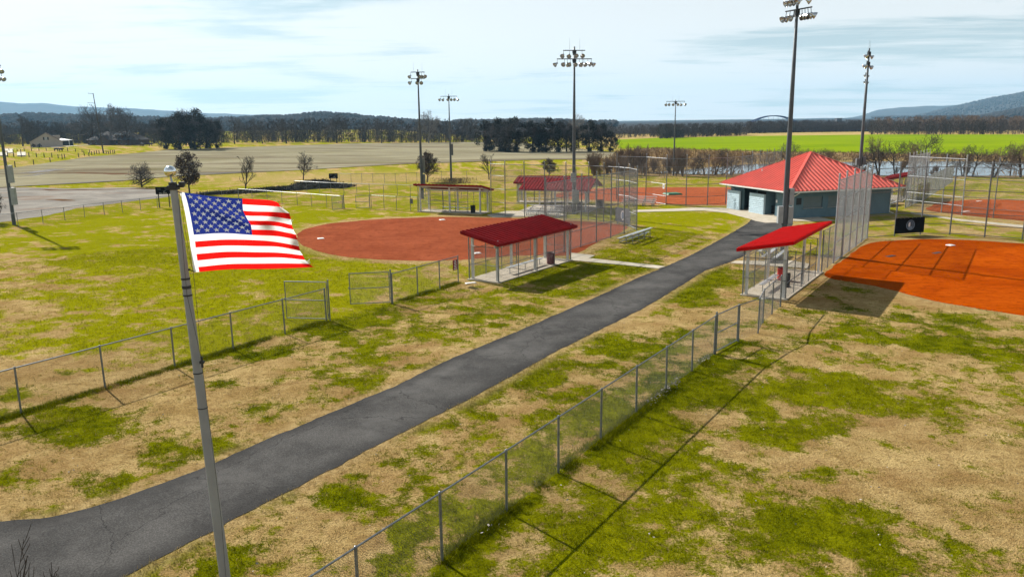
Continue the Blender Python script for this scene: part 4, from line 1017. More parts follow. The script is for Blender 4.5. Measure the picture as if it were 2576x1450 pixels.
# far right field backstop
f1 = np.array([45.97, 91.19]); f2 = np.array([46.75, 88.9]); f3 = np.array([47.6, 86.4]); f4 = np.array([48.43, 83.88])
fence('backstop_fence', 'pale steel backstop beyond the building, with bright rails', 'backstop', [f1, f2, f3, f4], 6.0, (1.0, 1.9, 3.75, 5.95), .06, .036, .11, .003, .35, mat='galvl')
fence('backstop_fence', 'tall wire fence at the right end of the pale steel backstop', 'backstop', [f4, np.array([50.26, 81.31]), np.array([52.2, 78.8]), np.array([54.1, 76.4])], 5.7, (.9, 2.0, 3.9, 5.65), .055, .028, .11, .003, .45, skip_post=(0,))
w2 = np.array([53.56, 101.16])
fence('backstop_fence', 'tall side wing of the pale steel backstop, seen almost edge-on', 'backstop', [f1 + (w2 - f1) * t for t in (0, .17, .34, .5, .67, .83, 1)], 6.0, (.1, 2.0, 4.0, 5.95), .05, .03, .085, .004, .3, mat='galvl', skip_post=(0,))
fence('chain_link_fence', 'long chain-link fence running away beyond the far right infield', 'fence', line_pts(w2, (71.2, 126.85), 4.5), 2.9, (2.85,), .035, .026, .12, .005, mat='galvl')

# ------------------------------------------------------------------ outfield and boundary fences of the left park
def c2(x, y): return (900 + x * .3727) / 1.4913, (320 + y * .3727) / 1.4913
h = 1.6
ln = [(-38.9, 112.3), (-36.3, 110.3), (-33.6, 108.3), (-30.95, 106.2), (-28.33, 104.1), (-25.98, 102.3), (-23.6, 100.5), (-21.2, 98.7)]
fence('chain_link_fence', 'outfield chain-link fence ending at the far open gate', 'fence', [np.array(p) for p in ln], h, (h,), .03, .028, .12, .003, end_r=.05)
gate('fence_gate', 'far chain-link gate leaf seen edge-on beside the outfield fence', (-21.0, 98.75), math.atan2(-2.6, -1.2), 2.4, 1.65)
gate('fence_gate', 'far chain-link gate leaf standing open across the outfield gap', (-17.69, 98.43), math.atan2(.2, -1.8), 1.8, 1.65)
fence('chain_link_fence', 'chain-link fence from the far gate to the thin-roofed dugout', 'fence', [np.array(p) for p in ((-17.5, 98.3), (-15.7, 97.0), (-14.0, 95.9), (-12.2, 95.2), (-11.25, 94.6))], 1.75, (1.7,), .032, .024, .12, .003)
fence('chain_link_fence', 'chain-link fence in the middle outfield before the brush pile', 'fence', [np.array(p) for p in ((-34.85, 127), (-32.37, 124.9), (-29.9, 123), (-27.77, 121.6), (-25.5, 120.3), (-23.3, 119.1), (-21.2, 118), (-18.9, 116.9), (-16.7, 115.8), (-14.65, 114.7), (-12.3, 113.6), (-9.8, 112.5), (-7, 111.4), (-4, 110.4))], h, (h,), .03, .028, .14, .0035)
fence('chain_link_fence', 'distant chain-link boundary fence before the dry golden strip', 'fence', [np.array(p) for p in ((-30.8, 141.8), (-28.4, 140.6), (-26.4, 140.1), (-24.4, 139.8), (-22.3, 139.6), (-20.4, 139.6), (-18.5, 139.9), (-16.7, 140.7), (-14.8, 142), (-12.5, 142.9), (-8, 143.6), (-3, 144), (2, 144.2), (7, 144.2), (12, 143.8))], h + .2, (h + .15,), .03, .026, .15, .0036)
fence('chain_link_fence', 'chain-link fence between the gravel lot and the green outfield', 'fence', [np.array(p) for p in ((-61, 77.5), (-58, 79.6), (-55.6, 82), (-53.4, 84.6), (-52.3, 87.3), (-51.4, 90.1), (-50.5, 92.7), (-49.4, 95.1), (-48.3, 97.4), (-47.1, 99.7), (-45.9, 101.9), (-44.8, 103.9), (-43.5, 106), (-42, 108), (-40.4, 110), (-38.9, 112.3))], 1.5, (1.5,), .034, .026, .12, .003)
# far fence of the pale red field, by the river bank
fence('chain_link_fence', 'distant chain-link fence along the river bank behind the pale red infield', 'fence', line_pts(G(1560, 448)[:2], G(1840, 447)[:2], 4.0), 2.0, (2.0,), .035, .026, .15, .0036)
# ------------------------------------------------------------------ floodlight poles
m = MB(); m.lathe([(.06, -.16), (.11, -.14), (.125, 0), (.17, .10), (.25, .22), (.30, .34), (.31, .40), (.295, .40), (.28, .34), (.2, .18), (.12, .08), (0.001, .06)], 16)
m.v = [(x * .85, y * .85, z * .85) for x, y, z in m.v]; LAMP = m.mesh('floodlight', True); LAMP.materials.append(MT['lampm'])
m = MB(); m.bar((0, 0, .02), (-.10, 0, -.16), .05, .02); m.bar((-.10, 0, -.16), (-.30, 0, -.22), .05, .02); LBR = m.mesh('bracket'); LBR.materials.append(MT['dark'])
def light_pole(label, base, h, arm_az, arms, boxes, r0=.22, r1=.085, conduit=True, spikes=True):
    r = empty('light_pole', (base[0], base[1], base[2] if len(base) > 2 else 0)); tag(r, label, 'light pole')
    m = MB(); m.lathe([(r0 * 1.0, -.2), (r0, 0), (r0 * .8 + r1 * .2, h * .25), (r0 * .5 + r1 * .5, h * .6), (r1, h), (0.001, h + .02)], 14); m.build('pole', MT['polem'], r, True)
    d = np.array([math.cos(arm_az), math.sin(arm_az)])
    for z, a, b, lamps in arms:
        m = MB(); m.bar((d[0] * a, d[1] * a, z), (d[0] * b, d[1] * b, z), .09, .09); m.build('crossarm', MT['dark'], r)
        m = MB(); m.bar((d[0] * -.2, d[1] * -.2, z - .3), (d[0] * -.2, d[1] * -.2, z), .05, .05, (1, 0, 0)); m.bar((d[0] * .2, d[1] * .2, z - .3), (d[0] * .2, d[1] * .2, z), .05, .05, (1, 0, 0)); m.cbox((0, 0, z - .25), (.34, .34, .5)); m.build('mount', MT['dark'], r)
        for off, az, tilt in lamps:
            lo = link('floodlight', LAMP, None, r)
            aim = Vector((math.cos(az) * math.cos(tilt), math.sin(az) * math.cos(tilt), -math.sin(tilt)))
            lo.rotation_mode = 'QUATERNION'; lo.rotation_quaternion = aim.to_track_quat('Z', 'X')
            lo.location = Vector((d[0] * off, d[1] * off, z - .42)) + aim * .1
            m2 = MB(); m2.bar((0, 0, z), (aim.x * .05, aim.y * .05, z - .38), .05, .03, (1, 0, 0)); bo = m2.build('lamp_bracket', MT['dark'], r); bo.location = (d[0] * off, d[1] * off, 0)
    if spikes:
        for k in (-.55, .6):
            m = MB(); m.tube((d[0] * k, d[1] * k, h - .3), (d[0] * k, d[1] * k, h + .9), .012, .006, 4); m.build('lightning_rod', MT['dark'], r)
    for ang, z0, z1, w, dp, mt in boxes:
        bx = np.array([math.cos(ang), math.sin(ang)]) * (r0 + dp / 2 + .02)
        m = MB(); m.cbox((bx[0], bx[1], (z0 + z1) / 2), (w, dp + .12, z1 - z0)); m.build('control_box', MT[mt], r)
    if conduit:
        m = MB(); m.tube((r0 + .03, -.05, 0), (r0 * .9 + .03, -.05, 5), .03, .03, 6); m.build('conduit', MT['galvl'], r)
    return r
S = -math.pi / 2
def fan(offs, az0, spread, tilt=.55): return [(o, az0 + spread * (o / (abs(offs[0]) + .01)) + rnd.uniform(-.25, .25), tilt + rnd.uniform(-.1, .12)) for o in offs]
light_pole('tall floodlight pole with two crossarms beside the picnic pavilion', (7.19, 89.53), 18.4, .12,
           [(18.0, -1.25, 1.2, fan([-1.2, -.55, .1, .85], S, .4)), (17.1, -1.95, 1.95, fan([-1.9, -1.1, -.45, .1, .55, 1.05, 1.5, 1.9], S, .9) + [(-.8, 1.2, .5), (.9, 2.0, .5)])],
           [(S - .3, 3.7, 4.7, .55, .2, 'box'), (S + .2, 1.3, 2.8, .6, .25, 'box'), (.1, 1.3, 2.7, .4, .3, 'box')])
light_pole('floodlight pole with two short crossarms behind the thin-roofed far dugout', (-12.47, 110.65), 17.55, .1,
           [(17.2, -.95, .95, fan([-.95, .2, .5, .85], S, .8)), (16.35, -.95, .95, fan([-.9, -.05, .45], S, .6))],
           [(.1, 3.6, 5.6, .3, .25, 'signgrey'), (.1, 1.4, 3.4, .3, .25, 'signgrey')], .2, .08)
light_pole('slender floodlight pole with one crossarm by the far boundary fence, left of the pavilion', (-10.88, 144.35), 15.4, -.05,
           [(15.0, -1.45, 1.45, fan([-1.45, -.9, -.15, .45, .95, 1.45], S, .5))], [(.2, 4.6, 6.6, .4, .25, 'signgrey')], .18, .07)
light_pole('slender floodlight pole with one crossarm among the river-bank brush', (30.79, 149.16), 14.0, .05,
           [(13.7, -1.75, 1.75, fan([-1.7, -1.1, -.45, .3, .95, 1.6], S, .5))], [], .17, .07, False)
light_pole('tallest-looking floodlight pole behind the bright red dugout, lamps cut by the top of the frame', (21.92, 62.52), 19.9, -1.15,
           [(19.6, -.9, .9, [(-.8, 3.3, .5), (-.4, 3.4, .5), (0, 3.2, .5), (.4, 3.3, .5), (.8, -.4, .5)]), (18.5, -1.2, 1.5, [(-1.1, 3.4, .5), (-.7, 3.2, .55), (-.3, 3.5, .5), (.2, S + .5, .5), (.5, S + .6, .5), (.8, S + .6, .5), (1.1, -.5, .5), (1.4, -.2, .5)])],
           [(-.1, 3.7, 5.0, .35, .3, 'box'), (.0, 2.2, 3.55, .4, .3, 'box'), (3.2, 2.25, 3.6, .4, .25, 'box')], .24, .09)
p6 = G(2156, 507); p7 = G(2159, 446)
light_pole('floodlight pole rising behind the concession building roof', p6, 18.6, 1.05,
           [(18.2, -1.2, 1.2, [(-.9, 2.9, .5), (-.3, 2.6, .5), (.3, 3.0, .5), (.9, -.2, .5)]), (17.0, -1.6, 1.6, [(-1.4, 3.0, .5), (-.8, 2.6, .5), (0, 2.5, .4), (.6, -.1, .5), (1.3, .1, .5)])],
           [(3.3, 4.6, 5.4, .4, .3, 'signgrey'), (0, 4.6, 5.6, .4, .3, 'signgrey')], .23, .09)
light_pole('far floodlight pole almost hidden in line behind the one at the building roof', p7, 18.2, 1.2,
           [(17.9, -1.0, 1.0, [(-.8, 3.0, .5), (.7, .1, .5)]), (16.8, -1.4, 1.4, [(-1.1, 3.0, .5), (.9, .1, .5)])], [], .2, .08)
p0 = G(36, 565)
light_pole('floodlight pole with control boxes at the end of the gravel lot fence', p0, 17.4, .15,
           [(17.0, -1.6, .95, fan([-1.5, -.9, -.3, .3, .85], S + .6, .7)), (16.2, -1.6, .95, fan([-1.4, -.8, -.2, .4, .85], S + .6, .7))],
           [(.1, 4.6, 6.5, .45, .3, 'box'), (.1, 2.2, 4.1, .45, .3, 'box')], .2, .08)

# ------------------------------------------------------------------ flagpole and flag
FD = 9.1
cam_p = np.array([0, 0, CAMH])
ptop = cam_p + ray(436.5, 474) * FD; ptop_y = ptop[1]
dlo = ray(566, 1450); plo = cam_p + dlo * (ptop_y / dlo[1])
ax = (plo - ptop); ax = ax / -ax[2]; pbase = ptop + ax * ptop[2]
fp = empty('flagpole', (pbase[0], pbase[1], 0)); tag(fp, 'tall tapered grey flagpole with a silver ball on top beside the asphalt path', 'flagpole')
rel = lambda p: (p[0] - pbase[0], p[1] - pbase[1], p[2])
def on_pole(z): return ptop + ax * (ptop[2] - z)
rl_ = 13.2 / PF * (plo - cam_p) @ FWD; rt_ = .0415
zlo = plo[2]; rz_at = lambda z: rt_ + (rl_ - rt_) * (ptop[2] - z) / (ptop[2] - zlo)
m = MB(); zs = [ptop[2], 8.0, 6.0, zlo, 2.0, -.2]
for a, b in zip(zs[:-1], zs[1:]): m.tube(rel(on_pole(b)), rel(on_pole(a)), rz_at(b), rz_at(a), 20, False)
m.build('pole', MT['concpole'], fp, True)
bc = cam_p + ray(427.5, 431) * FD
m = MB(); prof = [(max(.001, .066 * math.sin(math.pi * i / 16)), -.066 * math.cos(math.pi * i / 16)) for i in range(17)]; m.lathe(prof, 24, rel(bc)); m.build('ball', MT['chrome'], fp, True)
tp = rel(ptop)
m = MB(); m.tube((tp[0], tp[1], tp[2] - .01), rel(bc - np.array([0, 0, .05])), .014, .012, 8); m.build('spindle', MT['galvl'], fp)
m = MB(); m.cbox((tp[0], tp[1], tp[2] + .012), (.11, .10, .05)); m.cbox((tp[0] - .005, tp[1], tp[2] + .055), (.07, .07, .035)); m.cbox((tp[0] + .10, tp[1], tp[2] + .05), (.06, .05, .05)); m.tube((tp[0] + .04, tp[1], tp[2] + .03), (tp[0] + .12, tp[1], tp[2] + .03), .02, .02, 8); m.build('truck', MT['dark'], fp)
for z, w in ((8.72, .012), (8.62, .018), (8.52, .01), (7.55, .008), (7.1, .006)):
    c_ = rel(on_pole(z)); m = MB(); rr_ = rz_at(z) + .003; m.lathe([(rr_, -w), (rr_ + .003, -w * .8), (rr_ + .003, w * .8), (rr_, w)], 20, c_); m.build('strap', MT['rope'], fp)
def rope(pts, r):
    m = MB()
    for a, b in zip(pts[:-1], pts[1:]): m.tube(rel(a), rel(b), r, r, 6)
    m.build('halyard', MT['rope'], fp)
fpx = lambda x, y, d=FD: cam_p + ray(x, y) * d
rope([fpx(455, 478), fpx(462, 560), fpx(486, 684), fpx(498, 800, 9.3), fpx(507, 908, 9.45)], .0022)
rope([fpx(450, 480), fpx(453, 560), fpx(484, 676)], .0018)
rope([fpx(449, 500, 9.0), fpx(470, 740, 9.2), fpx(507, 906, 9.4), fpx(556, 1300, 9.9), fpx(572, 1500, 10.1)], .0025)
cl = rel(fpx(508, 910, 9.45)); m = MB(); m.bar((cl[0], cl[1], cl[2] - .07), (cl[0], cl[1], cl[2] + .07), .02, .02, (1, 0, 0)); m.cbox(cl, (.05, .04, .03)); m.build('cleat', MT['dark'], fp)

FK = .30344 / 1.4913
def fpix(x, y): return (600 / 1.4913 + x * FK, 620 / 1.4913 + y * FK)
V0 = [(300, 335), (325, 405), (345, 480), (362, 556), (378, 632), (392, 708), (405, 783), (418, 857), (432, 940), (440, 1015), (450, 1095), (462, 1175), (474, 1255), (485, 1315)]
V1 = [(650, 383), (667, 448), (684, 513), (701, 578), (718, 643), (735, 708), (752, 773), (770, 838), (785, 917), (800, 992), (815, 1067), (830, 1142), (845, 1219), (860, 1284)]
V2 = [(1018, 410), (1020, 482), (1027, 560), (1055, 620), (1090, 680), (1124, 737), (1133, 793), (1140, 860), (1155, 922), (1167, 996), (1178, 1072), (1190, 1139), (1202, 1213), (1215, 1280)]
V3 = [(1345, 430), (1350, 502), (1355, 573), (1372, 632), (1390, 690), (1410, 746), (1425, 804), (1440, 874), (1452, 948), (1464, 1006), (1482, 1079), (1500, 1140), (1520, 1209), (1545, 1272)]
V4 = [(1480, 468), (1500, 512), (1605, 592), (1628, 668), (1635, 735), (1650, 795), (1690, 858), (1706, 920), (1722, 1000), (1738, 1055), (1772, 1112), (1803, 1168), (1850, 1215), (1912, 1256)]
UU = np.array([0, .2, .4, .7, 1.0]); CT = np.array([V0, V1, V2, V3, V4], float)
def herm(u):
    u = np.clip(u, -.06, 1.0); i = int(np.clip(np.searchsorted(UU, u, 'right') - 1, 0, 3)); a, b = UU[i], UU[i + 1]; t = (u - a) / (b - a)
    def sl(k):
        if k == 0: return (CT[1] - CT[0]) / (UU[1] - UU[0])
        if k == 4: return (CT[4] - CT[3]) / (UU[4] - UU[3])
        return (CT[k + 1] - CT[k - 1]) / (UU[k + 1] - UU[k - 1])
    h = b - a; return CT[i] * (2 * t**3 - 3 * t**2 + 1) + sl(i) * h * (t**3 - 2 * t**2 + t) + CT[i + 1] * (-2 * t**3 + 3 * t**2) + sl(i + 1) * h * (t**3 - t**2)
def flag_pt(u, v, off=0.0):
    """u along the fly 0..1, v down the hoist 0..13"""
    row = herm(u); k = int(np.clip(math.floor(v), 0, 12)); f = v - k
    p = row[k] * (1 - f) + row[k + 1] * f
    d = FD + .02 + .34 * u - .055 * math.sin(5.2 * u - .20 * v + .4) * (.35 + u) + .03 * math.sin(9 * u + .55 * v) * u
    # the diagonal fold in the blue field
    s = (u * 2.5 * 9 - (v - .6) * 2.1); d += .05 * math.exp(-(s / 2.6) ** 2) * math.exp(-((u - .26) / .2) ** 2)
    d += .045 * math.exp(-((u - .96) / .05) ** 2) * math.sin(v * 1.3)
    d += .085 * math.exp(-((v - 3.9) / 1.7) ** 2) * math.sin(2 * math.pi * (u - .42) / .52) * (1 if .42 < u < .94 else 0)
    d -= .20 * max(0, (u - .74) / .26) ** 1.4 * math.exp(-((v - 10) / 2.6) ** 2)
    return cam_p + ray(*fpix(*p)) * (d + off)
f0 = flag_pt(0, 0)
flag = empty('national_flag', f0); tag(flag, 'red, white and blue stars and stripes flag with a frayed end flying from the pole', 'flag')
def frel(p): return (p[0] - f0[0], p[1] - f0[1], p[2] - f0[2])
def patch(name, u0, u1, v0, v1, nu, nv, mat, fray=False):
    m = MB(); vs = []
    for j in range(nv + 1):
        for i in range(nu + 1):
            v = v0 + (v1 - v0) * j / nv; e = u1
            if fray: e = u1 - .012 + .026 * (fbm(np.array([v * 3.1]), np.array([7.0]), .6, 2)[0] - .3) - (.05 if v < .9 else 0) * (1 - v)
            u = u0 + (e - u0) * i / nu; vs.append(frel(flag_pt(u, v)))
    m.add(vs, [(j * (nu + 1) + i, j * (nu + 1) + i + 1, (j + 1) * (nu + 1) + i + 1, (j + 1) * (nu + 1) + i) for j in range(nv) for i in range(nu)])
    return m.build(name, MT[mat], flag, True)
patch('header', -.035, 0, 0, 13, 2, 26, 'flag_white')
patch('canton', 0, .4, 0, 7, 26, 28, 'flag_blue')
for k in range(13): patch('stripe', .4 if k < 7 else 0.0, 1.0, k, k + 1, 26 if k < 7 else 40, 6, 'flag_red' if k % 2 == 0 else 'flag_white', True)
for r_ in range(9):
    n = 6 if r_ % 2 == 0 else 5
    for c_ in range(n):
        u = .4 * ((c_ + .5) / 6 + (0 if n == 6 else 1 / 12)); v = 7 * (r_ + .9) / 9.8
        m = MB(); vs = []
        for q in range(10):
            a = -math.pi / 2 + q * math.pi / 5; R = .37 if q % 2 == 0 else .15
            vs.append(frel(flag_pt(u + R * math.cos(a) * .062, v + R * math.sin(a) * 1.18, -.006)))
        cen = frel(flag_pt(u, v, -.006)); m.add([cen] + vs, [(0, 1 + q, 1 + (q + 1) % 10) for q in range(10)]); m.build('star', MT['flag_star'], flag)
for k in range(14):
    v = rnd.choice([.2, .5, .8, 1.2, 1.8, 2.5, 12.3, 12.6, 12.9, 11.5, 1.0, .35, 12.8, 3.6]); b = flag_pt(.985 if v > 1 else .93 + .05 * v, v); a_ = b + np.array([rnd.uniform(.0, .045), rnd.uniform(-.02, .02), rnd.uniform(-.02, .035)])
    m = MB(); m.bar(frel(b), frel(a_), .007, .0025); m.build('loose_thread', MT['flag_red' if int(v) % 2 == 0 else 'flag_white'], flag)
for v, y in ((.1, 0), (12.9, 0)):
    a_ = flag_pt(-.03, v); m = MB(); m.tube(frel(a_ + np.array([-.05, 0, .02])), frel(a_), .006, .006, 6); m.lathe([(.012, -.01), (.016, 0), (.012, .01)], 8, frel(a_ + np.array([-.06, 0, .025]))); m.build('snap_hook', MT['dark'], flag)

# ------------------------------------------------------------------ lettering helper (flat print on signs)
def text_mesh(s, size):
    cu = bpy.data.curves.new('t', 'FONT'); cu.body = s; cu.size = size; cu.align_x = 'CENTER'; cu.align_y = 'CENTER'; cu.resolution_u = 2
    o = bpy.data.objects.new('t', cu); COL.objects.link(o); dg = bpy.context.evaluated_depsgraph_get(); me = bpy.data.meshes.new_from_object(o.evaluated_get(dg)); bpy.data.objects.remove(o); me.name = 'lettering'; return me
def put_text(s, size, parent, loc, mat):
    me = text_mesh(s, size); o = link('lettering', me, MT[mat], parent); o.location = loc; o.rotation_euler = (math.pi / 2, 0, 0); return o
def panel(name, label, cat, p, q, z0, z1, mat, th=.02):
    """upright board between two ground points, face towards -y of its own frame"""
    p = np.array(p[:2], float); q = np.array(q[:2], float); a = math.atan2(q[1] - p[1], q[0] - p[0]); w = float(np.linalg.norm(q - p))
    r = empty(name, (p[0], p[1], 0), a); tag(r, label, cat)
    m = MB(); m.box(0, -th, z0, w, 0, z1); m.build('board', MT[mat], r); return r, w
nrm = lambda p, q: np.array([q[1] - p[1], -(q[0] - p[0])]) / np.linalg.norm(q - p)
# banners with round club emblem
def emblem(r, cx, cz, R, y):
    def disc(name, rr_, mat, yy, sx=1.0, dx=0, dz=0, hole=0.0):
        n = 28; m = MB(); o = [(cx + dx + math.cos(2 * math.pi * k / n) * rr_ * sx, yy, cz + dz + math.sin(2 * math.pi * k / n) * rr_) for k in range(n)]
        if hole:
            i_ = [(cx + dx + math.cos(2 * math.pi * k / n) * hole, yy, cz + dz + math.sin(2 * math.pi * k / n) * hole) for k in range(n)]
            m.add(o + i_, [(k, (k + 1) % n, n + (k + 1) % n, n + k) for k in range(n)])
        else: m.add(o, [tuple(range(n))])
        m.build(name, MT[mat], r)
    disc('emblem_ring', R, 'embl', y - .003, hole=R * .82); disc('emblem_face', R * .74, 'embg', y - .003); disc('emblem_white', R * .52, 'signwhite', y - .006, .55, -R * .22, .02)
    disc('emblem_base', R * .3, 'embl', y - .007, 1.6, 0, -R * .55)
    put_text('B', R * 1.0, r, (cx + R * .12, y - .010, cz + .02), 'embg2')
    for k in range(18):
        a = math.pi * (.1 + .8 * k / 17); m = MB(); m.cbox((cx + math.cos(a) * R * .91, y - .006, cz + math.sin(a) * R * .91), (R * .07, .002, R * .10)); m.build('emblem_letter', MT['embg2'], r)
MT['embl'] = pmat('emblem_pale_blue', (.20, .26, .34), .7); MT['embg'] = pmat('emblem_grey_blue', (.10, .13, .17), .7); MT['embg2'] = pmat('emblem_ink', (.02, .025, .035), .7)
MT['banner'] = pmat('banner_black', (.006, .006, .007), .85, 0, .3, 2, spec=.1)
a, b = runp[1], runp[2]; off = nrm(a, b) * .09; e = (b - a) / np.linalg.norm(b - a)
r, w = panel('fence_banner', 'black banner with a round pale emblem on the wire behind the orange infield', 'banner', a + off - e * .1, b + off + e * .25, .22, 1.62, 'banner')
emblem(r, w * .52, .95, .46, -.02)
m = MB()
for k in range(8): m.cbox((.1 + (w - .2) * k / 7, -.022, 1.58), (.05, .01, .05))
m.build('eyelet', MT['galv'], r)
a, b = farp[2], farp[1]; off = nrm(a, b) * .09; e = (b - a) / np.linalg.norm(b - a)
r, w = panel('fence_banner', 'grey banner with a white round emblem on the brick-red infield backstop', 'banner', a + off - e * .3, b + off + e * .5, .25, 1.75, 'signgrey')
n = 24
m = MB(); m.add([(w * .5 + .36 * math.cos(2 * math.pi * k / n), -.024, 1.0 + .5 * math.sin(2 * math.pi * k / n)) for k in range(n)], [tuple(range(n))]); m.build('emblem_face', MT['signwhite'], r)
m = MB(); m.add([(w * .5 + .24 * math.cos(2 * math.pi * k / n), -.027, 1.0 + .36 * math.sin(2 * math.pi * k / n)) for k in range(n)], [tuple(range(n))]); m.build('emblem_inner', MT['embl'], r)
# red rules sign on the fence
a, b = FENCE_L2[2], FENCE_L2[3]; off = nrm(a, b) * .05; e = (b - a) / np.linalg.norm(b - a)
r, w = panel('rules_sign', 'dark red sign with white lines of writing on the fence beside the dark red dugout', 'sign', a + off + e * 1.45, a + off + e * 1.95, .95, 1.62, 'signred')
for k, ww in enumerate((.16, .26, .22, .30, .24, .34)):
    m = MB(); m.cbox((w / 2, -.023, 1.55 - k * .105), (ww, .004, .05 if k else .06)); m.build('text_line', MT['signwhite'], r)
# small boards
a, b = np.array([-12.2, 95.2]), np.array([-11.25, 94.6]); off = nrm(a, b) * .06
r, w = panel('notice_board', 'small grey board on the fence at the left end of the thin-roofed dugout', 'sign', a + off, a + off + (b - a) * .4, .9, 1.5, 'signgrey')
a, b = midp[1], midp[2]; off = nrm(a, b) * .06; e = (b - a) / np.linalg.norm(b - a)
r, w = panel('number_plate', 'small white plate high on the pale red infield backstop', 'sign', b + off - e * .75, b + off - e * .35, 2.0, 2.6, 'signwhite')
m = MB(); m.cbox((w / 2, -.023, 2.32), (.16, .004, .3)); m.build('mark', MT['box'], r)
# scoreboards
def scoreboard(label, p, w, h, z0, rz, words):
    r = empty('scoreboard', p, rz); tag(r, label, 'scoreboard')
    m = MB(); m.box(-w / 2, -.1, z0, w / 2, .1, z0 + h); m.build('board', MT['banner'], r)
    for s in (-1, 1):
        m = MB(); m.cbox((s * w * .36, .16, (z0 + h) / 2 - .1), (.12, .12, z0 + h + .1)); m.build('post', MT['dark'], r)
    put_text(words, h * .17, r, (0, -.106, z0 + h * .14), 'signwhite'); put_text('OUT', h * .14, r, (w * .1, -.106, z0 + h * .36), 'signwhite')
    for k in (-1, 1):
        m = MB(); m.box(k * w * .25 - w * .12, -.106, z0 + h * .58, k * w * .25 + w * .12, -.101, z0 + h * .86); m.build('digit_panel', MT['dark'], r)
    return r
p = GT(840, 472); scoreboard('black scoreboard beside the brush pile in the far outfield', p, 1.45, .85, hgt(p, 838, 449), .2, 'BALL  STRIKE')
p = GT(414, 522); scoreboard('black scoreboard by the gravel lot, partly behind the flagpole', p, 1.75, .95, hgt(p, 414, 488), .25, 'BALL  STRIKE')
# bases and plates
def base(label, px, w=.42, d=.42, h=.06, mat='rubber', rz=.4, cat='base', name='base'):
    p = G(*px); o = empty(name, (p[0], p[1], .006), rz); tag(o, label, cat)
    m = MB(); m.add([(-w / 2, -d / 2, 0), (w / 2, -d / 2, 0), (w / 2, d / 2, 0), (-w / 2, d / 2, 0), (-w / 2 * .86, -d / 2 * .86, h), (w / 2 * .86, -d / 2 * .86, h), (w / 2 * .86, d / 2 * .86, h), (-w / 2 * .86, d / 2 * .86, h)], [(4, 5, 6, 7), (0, 1, 5, 4), (1, 2, 6, 5), (2, 3, 7, 6), (3, 0, 4, 7)]); m.build('pad', MT[mat], o); return o
base('white base on the brick-red infield before the thin-roofed dugout', (1112, 553), .6, .6)
base('white base on the brick-red infield beside the dark red dugout', (1200, 637), .6, .6)
base('white base on the brick-red infield beside the frayed end of the flag', (807, 600), .6, .6)
base('white home plate on the orange infield before the black banner', (2390, 617), .55, .55)
base('long white rubber on the far orange infield near the backstop wing', (2462, 506), .8, .3, .05)
base('white plate on the far orange infield behind the pale steel backstop', (2430, 532), .9, .35, .05)
def bat_mat(label, px): return base(label, px, .95, .35, .03, 'dark', .55, 'mat', 'practice_mat')
bat_mat('dark rubber mat on the orange infield near its left edge', (2240, 644)); bat_mat('dark rubber mat on the orange infield below the black banner', (2356, 636))
base('white rubber slab lying at the corner of the dark red dugout', (1184, 712), .75, .3, .05)
base('white rubber slab lying at the corner of the bright red dugout', (1926, 750), .75, .3, .05)
base('green tarp over the mound of the pale red infield', (1691, 489), 2.2, 2.2, .22, 'cover', .2, 'tarp', 'mound_tarp')
p = rotp(oR, rzR, 3.4, -1.75); kb = empty('bat_rack', (p[0], p[1], .07), rzR); tag(kb, 'black upright rack on the floor of the bright red dugout', 'rack')
m = MB(); m.bar((0, 0, 0), (.1, 0, .9), .35, .06); m.build('board', MT['black'], kb); m = MB(); m.cbox((0, 0, .03), (.4, .4, .06)); m.build('foot', MT['black'], kb)
# ------------------------------------------------------------------ trees
def prism_arr(P, Q, r0, r1, n):
    """tapered n-sided prisms as arrays"""
    P = np.asarray(P, float); Q = np.asarray(Q, float); d = Q - P; L_ = np.linalg.norm(d, axis=1, keepdims=True); d = d / np.maximum(L_, 1e-6)
    a = np.cross(d, np.array([.31, .77, .56])); a /= np.maximum(np.linalg.norm(a, axis=1, keepdims=True), 1e-6); b = np.cross(d, a)
    r0 = np.asarray(r0).reshape(-1, 1); r1 = np.asarray(r1).reshape(-1, 1); V = []
    for k in range(n):
        t = 2 * math.pi * k / n; e = a * math.cos(t) + b * math.sin(t); V += [P + e * r0, Q + e * r1]
    V = np.stack(V, 1); m = len(P); base_ = np.arange(m)[:, None] * (2 * n)
    F_ = np.concatenate([base_ + np.array([2 * k, 2 * ((k + 1) % n), 2 * ((k + 1) % n) + 1, 2 * k + 1]) for k in range(n)])
    return V.reshape(-1, 3), F_
